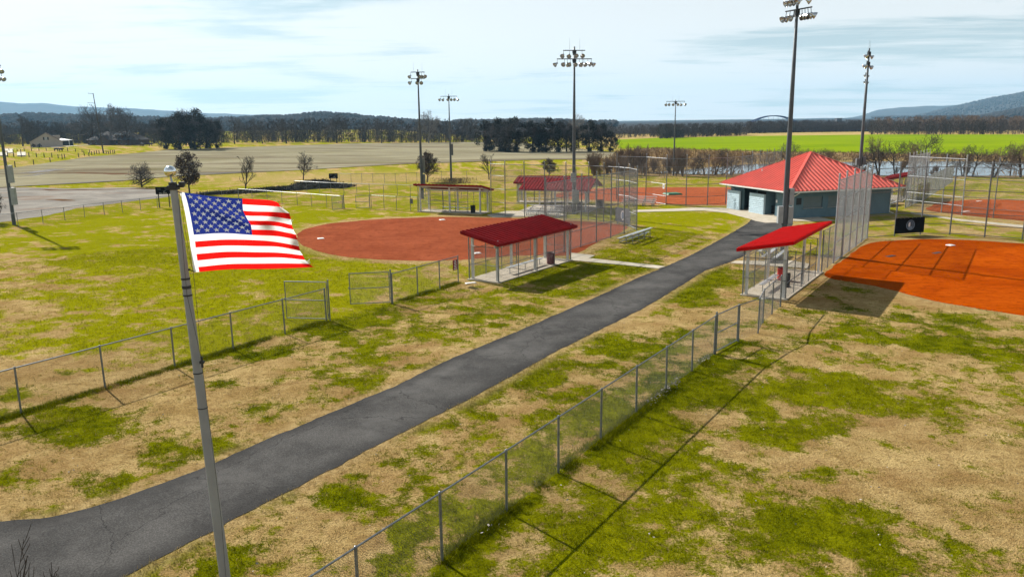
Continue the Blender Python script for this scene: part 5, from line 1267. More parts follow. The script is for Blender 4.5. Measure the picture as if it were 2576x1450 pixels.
def gen_tree(seed, levels=4, kids=(7, 5, 4, 3), spread=.75, trunk=.35, r0=.022, upward=.25, lratio=.62, stems=1, twigs=True, wob=.12):
    """unit-height bare tree: returns list of segments per level"""
    r = random.Random(seed); segs = [[] for _ in range(levels + 1)]
    def rv(): return Vector((r.gauss(0, 1), r.gauss(0, 1), r.gauss(0, 1))).normalized()
    def grow(p, d, ln, rad_, lv):
        n = 4 if lv == 0 else 3; pts = [p]; dd = d.copy(); rr_ = [rad_]
        for i in range(n):
            dd = (dd + rv() * wob + Vector((0, 0, upward * .25 if lv else .05))).normalized(); pts.append(pts[-1] + dd * ln / n); rr_.append(rad_ * (1 - .62 * (i + 1) / n))
        for i in range(n): segs[lv].append((pts[i], pts[i + 1], rr_[i], rr_[i + 1]))
        if lv >= levels: return
        k = kids[min(lv, len(kids) - 1)]; k = max(2, k + r.randint(-1, 1))
        for c_ in range(k):
            t = (trunk if lv == 0 else .25) + (1 - (trunk if lv == 0 else .25)) * (c_ + r.random() * .8) / k; t = min(t, .999)
            i = min(int(t * n), n - 1); f = t * n - i; q = pts[i].lerp(pts[i + 1], f); rq = rr_[i] * (1 - f) + rr_[i + 1] * f
            az = r.uniform(0, 2 * math.pi); s_ = dd.orthogonal().normalized(); s_ = Matrix.Rotation(az, 3, dd) @ s_
            nd = (dd * (1 - spread * .6) + s_ * spread + Vector((0, 0, upward))).normalized()
            grow(q, nd, ln * lratio * (1.15 - .5 * t) * r.uniform(.75, 1.15), rq * .62, lv + 1)
    for s in range(stems):
        d0 = Vector((0, 0, 1)) if stems == 1 else (Vector((r.uniform(-.45, .45), r.uniform(-.45, .45), 1))).normalized()
        grow(Vector((r.uniform(-.03, .03) * (stems > 1), r.uniform(-.03, .03) * (stems > 1), -.01)), d0, .62 if stems == 1 else .5, r0, 0)
    return segs
def tree_meshes(seed, twigmin=.0016, **k):
    sg = gen_tree(seed, **k); zt = max(q.z for lv in sg for p, q, a, b in lv); s = 1.0 / zt
    def pack(lst, n, mn):
        return prism_arr(np.array([tuple(p * s) for p, q, a, b in lst]), np.array([tuple(q * s) for p, q, a, b in lst]), np.maximum([a * s for p, q, a, b in lst], mn), np.maximum([b * s for p, q, a, b in lst], mn * .7), n)
    V, F_ = pack(sg[0], 7, twigmin); tm = np_mesh('trunk', V, F_)
    VV = []; FF = []; n = 0
    for lv in sg[1:]:
        if not lv: continue
        V, F_ = pack(lv, 3 if lv is not sg[1] else 4, twigmin); 
        if F_.shape[1] == 4: VV.append(V); FF.append(F_ + n); n += len(V)
    cm = np_mesh('crown', np.concatenate(VV), np.concatenate(FF)); return tm, cm
TPL = {}
def tpl(name, seed, tw, mt_t, mt_c, **k):
    tm, cm = tree_meshes(seed, tw, **k); tm.materials.append(MT[mt_t]); cm.materials.append(MT[mt_c]); TPL[name] = (tm, cm)
tpl('young', 3, .004, 'bark', 'twig', levels=3, kids=(13, 6, 5), spread=.95, trunk=.2, upward=.28, lratio=.62)
tpl('sapling', 6, .0011, 'bark', 'twig', levels=3, kids=(14, 6, 5), spread=.75, trunk=.2, upward=.4, lratio=.5, r0=.012)
tpl('young2', 8, .004, 'bark', 'twig', levels=3, kids=(11, 6, 5), spread=.85, trunk=.22, upward=.34, lratio=.6)
tpl('oak', 5, .0027, 'bark', 'twig', levels=4, kids=(9, 6, 4, 3), spread=.95, trunk=.26, upward=.14, lratio=.74, r0=.03)
tpl('oak2', 21, .0027, 'bark', 'twig', levels=4, kids=(9, 6, 4, 3), spread=.95, trunk=.3, upward=.16, lratio=.72, r0=.03)
tpl('pale', 9, .0028, 'barkl', 'barkl', levels=4, kids=(8, 6, 5, 3), spread=.9, trunk=.28, upward=.18, lratio=.7, r0=.026)
tpl('river', 14, .0036, 'bark', 'twig', levels=3, kids=(9, 6, 5), spread=.95, trunk=.3, upward=.22, lratio=.68, wob=.2)
tpl('river2', 17, .0036, 'bark', 'twigr', levels=3, kids=(8, 6, 5), spread=.95, trunk=.25, upward=.2, lratio=.68, wob=.22, stems=2)
tpl('shrub', 23, .005, 'twigr', 'twigr', levels=2, kids=(9, 6), spread=.5, trunk=.2, upward=.5, lratio=.55, stems=9, r0=.012, wob=.2)
tpl('shrub2', 29, .005, 'twigr', 'twigr', levels=2, kids=(9, 6), spread=.55, trunk=.15, upward=.45, lratio=.55, stems=7, r0=.012, wob=.22)
tpl('cedar', 31, .0045, 'bark', 'twig', levels=2, kids=(46, 9), spread=1.0, trunk=.05, upward=.1, lratio=.62, wob=.07)
def leaf_cloud(seed, n, lobes, size, shape=None):
    """small leaf faces filling lobes (x,y,z,r)"""
    r = np.random.default_rng(seed); L_ = np.array(lobes, float); w = L_[:, 3] ** 2; i = r.choice(len(L_), n, p=w / w.sum())
    d = r.normal(size=(n, 3)); d /= np.linalg.norm(d, axis=1, keepdims=True); rad_ = r.random(n) ** (1 / 2.2)
    c_ = L_[i, :3] + d * (L_[i, 3] * rad_)[:, None]
    a = r.normal(size=(n, 3)); a /= np.linalg.norm(a, axis=1, keepdims=True); b = np.cross(a, r.normal(size=(n, 3))); b /= np.linalg.norm(b, axis=1, keepdims=True)
    s = size * r.uniform(.6, 1.4, n)[:, None]
    V = np.stack([c_ - a * s, c_ + b * s * .6, c_ + a * s, c_ - b * s * .6], 1).reshape(-1, 3); return V, np.arange(4 * n).reshape(-1, 4)
def lobes_for(seed, k, zc, rz, rx, lr):
    r = random.Random(seed); o = []
    for _ in range(k):
        a = r.uniform(0, 6.283); t = r.random() ** .5; z = r.uniform(-1, 1); o.append((math.cos(a) * rx * t * math.sqrt(1 - z * z), math.sin(a) * rx * t * math.sqrt(1 - z * z), zc + z * rz, lr * r.uniform(.7, 1.3)))
    return o
def leafy(name, seed, n, size, k=70, zc=.6, rz=.36, rx=.30, lr=.085, mt='leafb', skel='young'):
    V, F_ = leaf_cloud(seed, n, lobes_for(seed, k, zc, rz, rx, lr), size); me = np_mesh('foliage', V, F_); me.materials.append(MT[mt]); TPL[name] = (TPL[skel][0], TPL[skel][1], me)
leafy('leafy', 41, 3600, .017)
leafy('leafy2', 44, 3200, .017, rx=.33, zc=.62, rz=.30)
leafy('dark', 47, 4300, .019, k=40, zc=.52, rz=.46, rx=.36, lr=.10, mt='everg', skel='oak2')
leafy('dark2', 51, 3900, .019, k=36, zc=.50, rz=.44, rx=.34, lr=.105, mt='everg', skel='oak')
def plant(kind, base_, h, label, group=None, wx=1.0, name='bare_tree', cat='tree', rz=None):
    rz = rnd.uniform(0, 6.28) if rz is None else rz
    r = empty(name, base_, rz); tag(r, label, cat, group); T_ = TPL[kind]
    for me, nm in zip(T_, ('trunk', 'crown', 'foliage')):
        o = link(nm, me, None, r); o.scale = (h * wx, h * wx, h)
    return r
def plant_px(kind, bx, by, ty, label, group=None, wx=1.0, **k):
    p = GT(bx, by); return plant(kind, p, hgt(p, bx, ty), label, group, wx, **k)
plant_px('leafy', 477, 486, 380, 'young tree holding dry brown leaves behind the flagpole', name='leafy_tree', wx=.95)
plant_px('leafy2', 1074, 458, 377, 'young tree holding dry brown leaves beside the pole behind the thin-roofed dugout', name='leafy_tree', wx=.95)
plant_px('leafy2', 1380, 446, 396, 'small tree holding dry brown leaves beyond the picnic pavilion', name='leafy_tree', wx=1.15)
plant_px('leafy', -14, 560, 470, 'tree holding dry brown leaves at the gravel lot, cut by the frame edge', name='leafy_tree', wx=.75)
plant_px('cedar', 357, 470, 403, 'bare bushy conical tree at the edge of the gravel lot', wx=1.15)
plant_px('young2', 618, 488, 391, 'slender bare young tree beside the dark ditch', wx=.75)
plant_px('young', 763, 453, 378, 'bare round-crowned young tree behind the brush pile', wx=.95)
plant_px('young2', 1230, 452, 386, 'bare young tree in the grass strip left of the pavilion', wx=.9)
rr7 = ray(-30, 1450); rr7 = rr7 / rr7[1] * 6.6; pt = np.array([rr7[0], rr7[1], 0.0]); plant('sapling', pt, hgt(pt, -20, 1368), 'bare twiggy sapling beside the asphalt path, only its top showing', wx=.5, name='bare_sapling')
# big bare trees of the farm and the wood edge
for kd, bx, by, ty, lb, w in (('oak', 232, 364, 261, 'big bare tree behind the farmhouse, at its left end', 1.05), ('oak2', 283, 364, 258, 'big bare tree behind the middle of the farmhouse', 1.0), ('oak', 322, 365, 266, 'big bare tree behind the right end of the farmhouse', .95),
        ('oak2', 58, 368, 285, 'bare tree behind the tan gabled garage', .75), ('oak', -6, 368, 294, 'bare tree left of the tan gabled garage, cut by the frame edge', .8), ('oak', 847, 360, 284, 'tall dark bare tree standing out of the wood beyond the ploughed field', .85),
        ('pale', 1078, 360, 274, 'tall pale bare tree rising above the wood line', .85), ('oak2', 590, 362, 288, 'bare tree at the wood edge right of the dark thicket', .7), ('oak', 960, 360, 297, 'bare tree in the wood edge right of the tallest dark one', .8), ('oak2', 720, 361, 300, 'bare tree in the wood edge above the ploughed field', .9),
        ('oak', 660, 361, 303, 'rounded bare tree in the wood edge', .9), ('pale', 1455, 372, 283, 'bare tall tree rising from the dark clump', .8)):
    plant_px(kd, bx, by, ty, lb, None, w)
for kd, bx, by, ty, w in (('dark', 420, 375, 300, 1.0), ('dark2', 452, 376, 284, 1.0), ('dark', 490, 376, 276, 1.0), ('oak', 480, 374, 270, .9), ('dark2', 520, 374, 296, .95), ('dark', 545, 373, 305, .8)):
    plant_px(kd, bx, by, ty, 'dark dense tree in the thicket between farmhouse and wood', 'dark trees of the thicket beside the farm', w, name='dark_tree')
for kd, bx, by, ty, w in (('dark', 1222, 381, 305, 1.0), ('dark2', 1258, 382, 298, 1.05), ('dark', 1300, 383, 297, 1.05), ('dark2', 1338, 383, 305, 1.0), ('dark', 1372, 383, 299, 1.0), ('dark2', 1405, 383, 306, .95), ('oak', 1425, 382, 296, .9), ('dark', 1480, 382, 304, .95), ('dark2', 1512, 381, 310, .9), ('dark', 1235, 379, 312, .9), ('dark2', 1440, 382, 318, 1.1), ('dark', 1535, 381, 330, 1.0), ('dark2', 1280, 383, 320, 1.2), ('dark', 1355, 383, 325, 1.3)):
    plant_px(kd, bx, by, ty, 'dark vine-covered tree in the clump at the end of the ploughed field', 'dark trees of the clump in the ploughed field', w, name='dark_tree')
# river bank: bare trees and shrubs
G1, G2 = 'bare trees along the river bank', 'bare shrubs of the river-bank thicket'
rt = [(1717, 438, 373), (1745, 440, 380), (1770, 440, 372), (1800, 442, 363), (1815, 441, 360), (1840, 441, 372), (1880, 441, 374), (1930, 440, 386), (1985, 439, 344), (2012, 438, 360), (2060, 438, 362), (2090, 437, 360), (2190, 441, 352), (2207, 439, 325), (2250, 444, 340), (2300, 444, 340), (2330, 441, 320), (2420, 444, 356), (2445, 444, 350), (2500, 446, 356), (2540, 444, 350), (2565, 446, 340), (2380, 442, 366), (2160, 440, 372)]
for i, (bx, by, ty) in enumerate(rt):
    plant_px(('river', 'river2')[i % 2], bx, by, by - (by - ty) * .88, ('thin dark single-stemmed bare tree on the river bank', 'reddish bare tree of several stems on the river bank')[i % 2], G1, rnd.uniform(.7, 1.0))
for i in range(34):
    bx = rnd.uniform(1490, 1720) if i < 22 else rnd.uniform(1720, 2570); by = rnd.uniform(432, 446); h = rnd.uniform(30, 76) if i < 22 else rnd.uniform(16, 34)
    plant_px(('shrub', 'shrub2')[i % 2], bx, by, by - h, 'brown leafless shrub in the river-bank thicket', G2, rnd.uniform(.75, 1.15), name='bare_shrub', cat='shrub')

# brush pile in the outfield
def slivers(name, P, R_, ln, w, mat, parent=None, flat=.5, kind=None, seed=3):
    r = np.random.default_rng(seed); n = len(P); d = r.normal(size=(n, 3)); d[:, 2] *= flat; d /= np.linalg.norm(d, axis=1, keepdims=True); s = np.cross(d, r.normal(size=(n, 3))); s /= np.linalg.norm(s, axis=1, keepdims=True)
    l_ = (ln * r.uniform(.4, 1.3, n))[:, None]; w_ = (w * r.uniform(.5, 1.3, n))[:, None]
    V = np.stack([P - d * l_, P + s * w_, P + d * l_, P - s * w_], 1).reshape(-1, 3); return link(name, np_mesh(name, V, np.arange(4 * n).reshape(-1, 4)), mat, parent, kind)
MT['brush'] = pmat('brush_dark_green', (.045, .046, .022), .9, 0, .6, 1.2)
def mound(label, pts, wid, n, seed):
    """long heap along pts = (px, py, height m)"""
    W_ = [(GT(a, b), h) for a, b, h in pts]; o = W_[0][0]; r = empty('brush_pile', o); tag(r, label, 'brush pile'); q = np.random.default_rng(seed)
    k = q.integers(0, len(W_) - 1, n); t = q.random(n); A = np.array([w[0] for w in W_]); Hh = np.array([w[1] for w in W_])
    P = A[k] * (1 - t)[:, None] + A[k + 1] * t[:, None]; h = Hh[k] * (1 - t) + Hh[k + 1] * t; x = q.normal(0, .42, n); P[:, 1] += x * wid; P[:, 0] += q.normal(0, .8, n)
    P[:, 2] += np.abs(h * np.exp(-x * x * 2.2) * q.random(n) ** .4); P -= o
    slivers('branches', P[: n // 2], 1, .55, .06, MT['twig'], r, .6, None, seed); slivers('leaves', P[n // 2:], 1, .28, .16, MT['brush'], r, .8, None, seed + 1)
    m = MB(); ring = []
    for i, w in enumerate(W_):
        a = w[0] - o; hh = w[1] * .75
        ring.append([(a[0], a[1] - wid * .8, -.1), (a[0], a[1] - wid * .35, hh * .7), (a[0], a[1], hh), (a[0], a[1] + wid * .4, hh * .6), (a[0], a[1] + wid * .9, -.1)])
    for i in range(len(ring) - 1): m.add(ring[i] + ring[i + 1], [(j, j + 1, j + 6, j + 5) for j in range(4)])
    m.build('soil', MT['brush'], r); return r
mound('big dark brush pile under the bare round tree, beside the black scoreboard', [(735, 478, .4), (765, 474, 1.0), (790, 472, 1.35), (815, 471, 1.2), (840, 471, .7), (870, 470, .3)], 2.6, 5000, 5)
mound('low dark brush bank along the ditch left of the big brush pile', [(520, 489, .3), (575, 487, .4), (630, 484, .45), (680, 480, .55), (730, 477, .55), (760, 475, .4)], 1.5, 4200, 9)
q = np.random.default_rng(3); P = np.c_[q.normal(0, 1.6, 900), q.normal(0, .5, 900), q.random(900) * .9] + GT(1142, 461)
slivers('dry_weeds', P, 1, .35, .03, MT['twigr'], None, 1.6, 'stuff', 4)
# reeds on the river bank
n = 26000; q = np.random.default_rng(8); MP = np.array(marsh)
xx = q.uniform(MP[:, 0].min(), MP[:, 0].max(), n); yy = q.uniform(MP[:, 1].min(), MP[:, 1].max(), n); k = inpoly(xx, yy, marsh) & ~inpoly(xx, yy, river) & (xx < 190); xx, yy = xx[k], yy[k]
MT['reed'] = pmat('reeds', (.30, .19, .085), .9, 0, .45, .4)
slivers('reeds', np.c_[xx, yy, .35 + .5 * q.random(len(xx))], 1, .75, .10, MT['reed'], None, 2.2, 'stuff', 6)

# ------------------------------------------------------------------ woods: far trees that read as one mass
def wood_unit(seed, n):
    r = np.random.default_rng(seed); t = r.random(n) ** .8; z = .02 + .98 * t; rad_ = .30 * np.sqrt(np.clip(1 - ((z - .52) / .5) ** 2, 0.15, 1)) * np.sqrt(r.random(n)); a = r.uniform(0, 6.283, n)
    c_ = np.c_[np.cos(a) * rad_, np.sin(a) * rad_, z]; d = np.c_[np.cos(a) * .55, np.sin(a) * .55, np.ones(n)] + r.normal(0, .35, (n, 3)); d /= np.linalg.norm(d, axis=1, keepdims=True)
    s = np.cross(d, r.normal(size=(n, 3))); s /= np.linalg.norm(s, axis=1, keepdims=True); l_ = r.uniform(.05, .11, n)[:, None]; w_ = r.uniform(.006, .013, n)[:, None]
    V = np.stack([c_ - d * l_, c_ + s * w_, c_ + d * l_, c_ - s * w_], 1).reshape(-1, 3)
    tv, tf = prism_arr([(0, 0, -.02)], [(0, 0, .72)], [.018], [.006], 4)
    return np.concatenate([V, tv]), np.concatenate([np.arange(4 * n).reshape(-1, 4), tf + 4 * n])
WU = [wood_unit(s, 150) for s in range(6)]
def woods(name, pts, n, depth, hmin, hmax, mat, seed, dense=1.0):
    """n trees scattered along a base line of photo pixels, several rows deep"""
    r = np.random.default_rng(seed); W_ = np.array([GT(*p) for p in pts]); seg = np.r_[0, np.cumsum(np.linalg.norm(np.diff(W_, axis=0), axis=1))]
    VV = []; FF = []; k = 0
    for i in range(n):
        s = r.random() * seg[-1]; p = np.array([np.interp(s, seg, W_[:, c_]) for c_ in range(3)]); b = p.copy(); dirn = p[:2] / np.linalg.norm(p[:2]); b[:2] += dirn * r.random() ** 1.5 * depth; h = r.uniform(hmin, hmax); wsc = h * r.uniform(.8, 1.35)
        V, F_ = WU[i % 6]; a = r.uniform(0, 6.283); c_, s_ = math.cos(a), math.sin(a)
        v = np.c_[(V[:, 0] * c_ - V[:, 1] * s_) * wsc, (V[:, 0] * s_ + V[:, 1] * c_) * wsc, V[:, 2] * h]; b[2] = zf(b[0], b[1])
        VV.append(v + b); FF.append(F_ + k); k += len(V)
    return link(name, np_mesh(name, np.concatenate(VV), np.concatenate(FF)), mat, None, 'stuff')
woods('far_woods', [(-500, 366), (0, 364), (200, 362), (400, 361), (600, 359), (900, 358), (1200, 357)], 760, 90, 6, 12.5, MT['twig'], 1)
woods('wood_undergrowth', [(-500, 366), (0, 364), (200, 362), (400, 361), (600, 359), (900, 358), (1200, 357)], 560, 12, 2.5, 6, MT['twig'], 2)
woods('far_woods', [(1180, 353), (1400, 351), (1560, 347), (1700, 344)], 300, 70, 4, 8, MT['twig'], 3)
woods('far_woods', [(1660, 350), (1720, 346), (1800, 343), (1880, 341)], 260, 50, 4, 8, MT['twig'], 4)
woods('far_woods', [(1880, 336), (2000, 333), (2190, 331)], 460, 90, 4, 8.5, MT['twig'], 5)
woods('far_woods', [(2190, 339), (2330, 339), (2575, 338), (3000, 335)], 380, 60, 4, 8.5, MT['twig'], 6)
woods('far_woods', [(2200, 334), (2330, 333), (2575, 330), (3000, 326)], 380, 120, 6, 10.5, MT['twigr'], 7)

# ------------------------------------------------------------------ hills and ridges
def ridge(name, dist, crest, width, mat, seed, rough=4.0, trees=0, th=(6, 12)):
    cx = np.array([c_[0] for c_ in crest], float); cy = np.array([c_[1] for c_ in crest], float); n = 260; u = np.linspace(cx[0], cx[-1], n); v = np.interp(u, cx, cy); ker = np.array([1, 2, 3, 2, 1]) / 9; v[2:-2] = np.convolve(v, ker, 'valid')
    rows = 14; V = []
    top = []
    for a, b in zip(u, v):
        d = ray(a, b); t = dist / d[1]; top.append((d[0] * t, dist, max(2.0, CAMH + d[2] * t)))
    top = np.array(top); top[:, 2] -= (np.mean(th) * .8 if trees else 0); top[:, 2] = np.maximum(top[:, 2], 1.0); top[:, 2] += (fbm(top[:, 0], top[:, 0] * 0 + seed, dist * .02, seed % 8, 4) - .5) * rough
    for j in range(rows):
        f = j / (rows - 1) * 2 - 1      # -1 near foot, 0 crest, +1 far foot
        prof = (1 - abs(f)) ** .85; y = top[:, 1] + f * width; x = top[:, 0] * (1 + f * width / dist)
        z = -3 + (top[:, 2] + 3) * prof; z = z + (fbm(x, y, dist * .05, (seed + 2) % 8, 4) - .5) * (top[:, 2]) * .35 * prof * (1 - prof)*4*.6
        V.append(np.c_[x, y, z])
    V = np.array(V); F_ = [(j * n + i, j * n + i + 1, (j + 1) * n + i + 1, (j + 1) * n + i) for j in range(rows - 1) for i in range(n - 1)]
    me = np_mesh(name, V.reshape(-1, 3), np.array(F_), True)
    if me.polygons[0].normal.z < 0: me.flip_normals()
    link(name, me, mat, None, 'structure')
    if trees:
        r = np.random.default_rng(seed); j = r.random(trees) ** .5 * (rows // 2); i = r.random(trees) * (n - 2); j0 = j.astype(int); i0 = i.astype(int); fj = (j - j0)[:, None]; fi = (i - i0)[:, None]
        P = (V[j0, i0] * (1 - fi) + V[j0, i0 + 1] * fi) * (1 - fj) + (V[j0 + 1, i0] * (1 - fi) + V[j0 + 1, i0 + 1] * fi) * fj; h = r.uniform(th[0], th[1], trees); w = h * r.uniform(.3, .6, trees)
        VV = []; 
        for q in range(4): VV.append(P + np.c_[np.cos(q * 1.57 + w) * w, np.sin(q * 1.57 + w) * w, h * .66])
        VV.append(P + np.c_[r.normal(0, .5, trees), r.normal(0, .5, trees), h]); VV.append(P); VV = np.stack(VV, 1); b = np.arange(trees)[:, None] * 6
        FF = np.concatenate([b + np.array([q, (q + 1) % 4, 4]) for q in range(4)] + [b + np.array([(q + 1) % 4, q, 5]) for q in range(4)])
        link('ridge_trees', np_mesh('ridge_trees', VV.reshape(-1, 3), FF), mat, None, 'stuff')
ridge('mountain_ridge', 6000, [(-900, 290), (-400, 262), (0, 253), (47, 256), (112, 255), (140, 261), (190, 266), (325, 269), (425, 276), (525, 283), (600, 286), (673, 287), (701, 291), (800, 300), (950, 312)], 1100, MT['hill_far'], 3, 12)
ridge('forested_hill', 1500, [(-900, 300), (-300, 292), (0, 289), (75, 284), (180, 288), (350, 294), (525, 297), (618, 295), (640, 292), (723, 291), (778, 284), (828, 282), (878, 286), (928, 294), (978, 297), (1028, 301), (1078, 306), (1110, 309), (1153, 304), (1247, 303), (1355, 300), (1430, 303), (1480, 310), (1560, 316)], 420, MT['hill_near'], 5, 3, 9000)
ridge('mountain_ridge', 6500, [(1980, 318), (2051, 311), (2106, 300), (2168, 290), (2206, 275), (2268, 268), (2331, 265), (2404, 263), (2600, 262), (3000, 270)], 1000, MT['hill_far'], 7, 10)
ridge('mountain_slope', 4600, [(2190, 316), (2276, 295), (2318, 287), (2401, 265), (2456, 252), (2506, 241), (2575, 228), (2800, 200), (3200, 175), (3700, 190)], 1300, MT['hill_far'], 9, 6, 7000, (10, 16))
ridge('forested_hill', 2400, [(2300, 312), (2420, 298), (2500, 284), (2575, 270), (2800, 245), (3200, 235)], 700, MT['hill_near'], 11, 4, 5000)

# ------------------------------------------------------------------ arch bridge and tower far off
bp = G(1940, 320); bd_ = 900.0
def at_d(x, y, d):
    r_ = ray(x, y); t = d / r_[1]; return np.array([r_[0] * t, d, CAMH + r_[2] * t])
A_, B_, T_ = at_d(1868, 321, bd_), at_d(2012, 314, bd_), at_d(1938, 291.5, bd_)
br = empty('arch_bridge', (A_[0], A_[1], 0)); tag(br, 'blue steel arch bridge on the horizon beyond the river', 'bridge')
for dy in (-5, 5):
    m = MB(); prev = None
    for i in range(25):
        t = i / 24; x = A_[0] + (B_[0] - A_[0]) * t; z = A_[2] + (B_[2] - A_[2]) * t + (T_[2] - (A_[2] + B_[2]) / 2) * 4 * t * (1 - t); p = (x - A_[0], dy, z)
        if prev: m.bar(prev, p, .9, 1.5, (0, 1, 0))
        prev = p
    m.build('arch_rib', MT['bridge'], br)
m = MB(); m.box(-60, -6, A_[2] + .2, B_[0] - A_[0] + 60, 6, A_[2] + 1.4); m.build('deck', MT['box'], br)
for i in range(1, 12):
    t = i / 12; x = (B_[0] - A_[0]) * t; z = A_[2] + (T_[2] - A_[2]) * 4 * t * (1 - t); m = MB(); m.tube((x, -5, A_[2] + 1), (x, -5, z), .1, .1, 4); m.build('hanger', MT['bridge'], br)
p = at_d(2110, 314, 1100); tw = empty('tower_building', (p[0], p[1], 0)); tag(tw, 'small dark square tower building on the skyline right of the arch bridge', 'building')
m = MB(); m.box(-3.6, 0, 0, 3.6, 8, p[2] + 8.5); m.build('wall', MT['farbld'], tw); m = MB(); m.box(3.6, 1, 0, 8, 8, p[2] + 4.5); m.build('wing', MT['farbld'], tw)
m = MB(); m.box(-4, -.4, p[2] + 8.5, 4, 8.4, p[2] + 9.0); m.build('parapet', MT['farbld'], tw)

# ------------------------------------------------------------------ farm
def r6(x, y): return (x * .1941) / 1.4913, (480 + y * .1941) / 1.4913
def gable(name, label, o, rz, w, l, he, hr, wall, roof, over=.5):
    r = empty(name, o, rz); tag(r, label, 'house')
    m = MB(); m.box(0, 0, -.3, w, l, he)
    m.add([(0, 0, he), (w, 0, he), (w / 2, 0, hr - .15), (0, l, he), (w, l, he), (w / 2, l, hr - .15)], [(0, 1, 2), (3, 5, 4)]); m.build('wall', MT[wall], r)
    for s in (0, 1):
        xe = -over if s == 0 else w + over; sl = (hr - he) / (w / 2); ze = he - over * sl
        m = MB(); m.add([(xe, -over, ze), (w / 2, -over, hr), (w / 2, l + over, hr), (xe, l + over, ze), (xe, -over, ze + .18), (w / 2, -over, hr + .18), (w / 2, l + over, hr + .18), (xe, l + over, ze + .18)], [(0, 1, 2, 3), (4, 7, 6, 5), (0, 4, 5, 1), (2, 6, 7, 3), (0, 3, 7, 4)]); m.build('roof', MT[roof], r)
    return r
a = GT(*r6(590, 378)); b = GT(*r6(965, 378)); w = float(np.linalg.norm(b - a)); rz = math.atan2(b[1] - a[1], b[0] - a[0]) + .9; w *= 1.05
hs = gable('garage', 'tan gabled garage with shuttered window beside the pasture', a, rz, w, 8.5, hgt(a, r6(590, 378)[0], r6(590, 272)[1]), hgt(a, r6(590, 378)[0], r6(590, 100)[1]), 'siding', 'shingle')
zw = hgt(a, r6(590, 378)[0], r6(590, 235)[1])
wi = empty('window', (w * .5, 0, zw)); wi.parent = hs
m = MB(); m.box(-.55, -.06, 0, .55, -.003, 1.15); m.build('pane', MT['galvl'], wi)
for s in (-1, 1):
    m = MB(); m.box(s * .85 - .27, -.08, -.05, s * .85 + .27, -.003, 1.2); m.build('shutter', MT['dark'], wi)
for x, lb in ((650, 'dark rounded shrub at the left foot of the tan garage wall'), (770, 'dark rounded shrub at the right foot of the tan garage wall')):
    p = GT(*r6(x, 380)); plant('dark', p, 1.7, lb, None, 1.4, name='dark_shrub', cat='shrub')
m = MB(); m.box(w * .72, 5.0, hs and 3.4, w * .95, 7.5, 5.2); m.build('dormer', MT['siding'], hs)
# farmhouse
a = GT(*r6(1700, 330)); b = GT(*r6(2520, 332)); w = float(np.linalg.norm(b - a)); o = a; rz = math.atan2(b[1] - a[1], b[0] - a[0])
fh = empty('farmhouse', o, rz); tag(fh, 'long dark brick farmhouse with steep black hipped roof and two dormers', 'house')
he = hgt(a, r6(1700, 330)[0], r6(1700, 232)[1]); hr = hgt(a, r6(1700, 330)[0], r6(1700, 72)[1]); l = 11
m = MB(); m.box(0, 0, -.3, w, l, he); m.build('wall', MT['brick'], fh)
m = MB(); ov = .7; m.add([(-ov, -ov, he - .1), (w + ov, -ov, he - .1), (w + ov, l + ov, he - .1), (-ov, l + ov, he - .1), (w * .22, l / 2, hr), (w * .78, l / 2, hr)], [(0, 1, 5, 4), (1, 2, 5), (2, 3, 4, 5), (3, 0, 4), (3, 2, 1, 0)]); m.build('roof', MT['shingled'], fh)
m = MB(); m.add([(-ov - .02, -ov - .02, he - .08), (w * .22 - .02, l / 2, hr + .04), (-ov - .02, l + ov, he - .08)], [(0, 1, 2)]); m.build('roof_slope_sunlit', MT['shingle'], fh)  # lighter overlay on the left hip, sunlight painted into its colour
gw = w * .26
m = MB(); m.box(w * .36, -2.2, -.3, w * .36 + gw, .2, he); m.add([(w * .36, -2.2, he), (w * .36 + gw, -2.2, he), (w * .36 + gw / 2, -2.2, he + 2.0)], [(0, 1, 2)]); m.build('porch', MT['brick'], fh)
m = MB(); m.add([(w * .36 - .4, -2.6, he - .3), (w * .36 + gw / 2, -2.6, he + 2.2), (w * .36 + gw / 2, 3.5, he + 2.2), (w * .36 - .4, 3.5, he - .3), (w * .36 + gw + .4, -2.6, he - .3), (w * .36 + gw + .4, 3.5, he - .3)], [(0, 1, 2, 3), (1, 4, 5, 2)]); m.build('porch_roof', MT['shingled'], fh)
for x in (.08, .2, .46, .7, .8, .92):
    yy = -2.23 if .36 < x < .62 else -.03
    wi = empty('window', (w * x, yy, 0)); wi.parent = fh
    m = MB(); m.box(-.5, -.03, .7, .5, 0, 2.1); m.build('pane', MT['glass'], wi); m = MB(); m.box(-.6, -.06, .58, .6, 0, .68); m.build('sill', MT['galvl'], wi)
for x in (.66, .80):
    dm = empty('dormer', (w * x, .9, 0)); dm.parent = fh; zz_ = he + (hr - he) * .38
    m = MB(); m.box(-.7, -.2, zz_ - .6, .7, 2.5, zz_ + .9); m.build('dormer_wall', MT['brick'], dm); m = MB(); m.add([(-1, -.5, zz_ + .85), (1, -.5, zz_ + .85), (0, -.5, zz_ + 1.6), (-1, 3, zz_ + .85), (1, 3, zz_ + .85), (0, 3, zz_ + 1.6)], [(0, 2, 5, 3), (2, 1, 4, 5), (0, 1, 2)]); m.build('dormer_roof', MT['galvl'], dm)
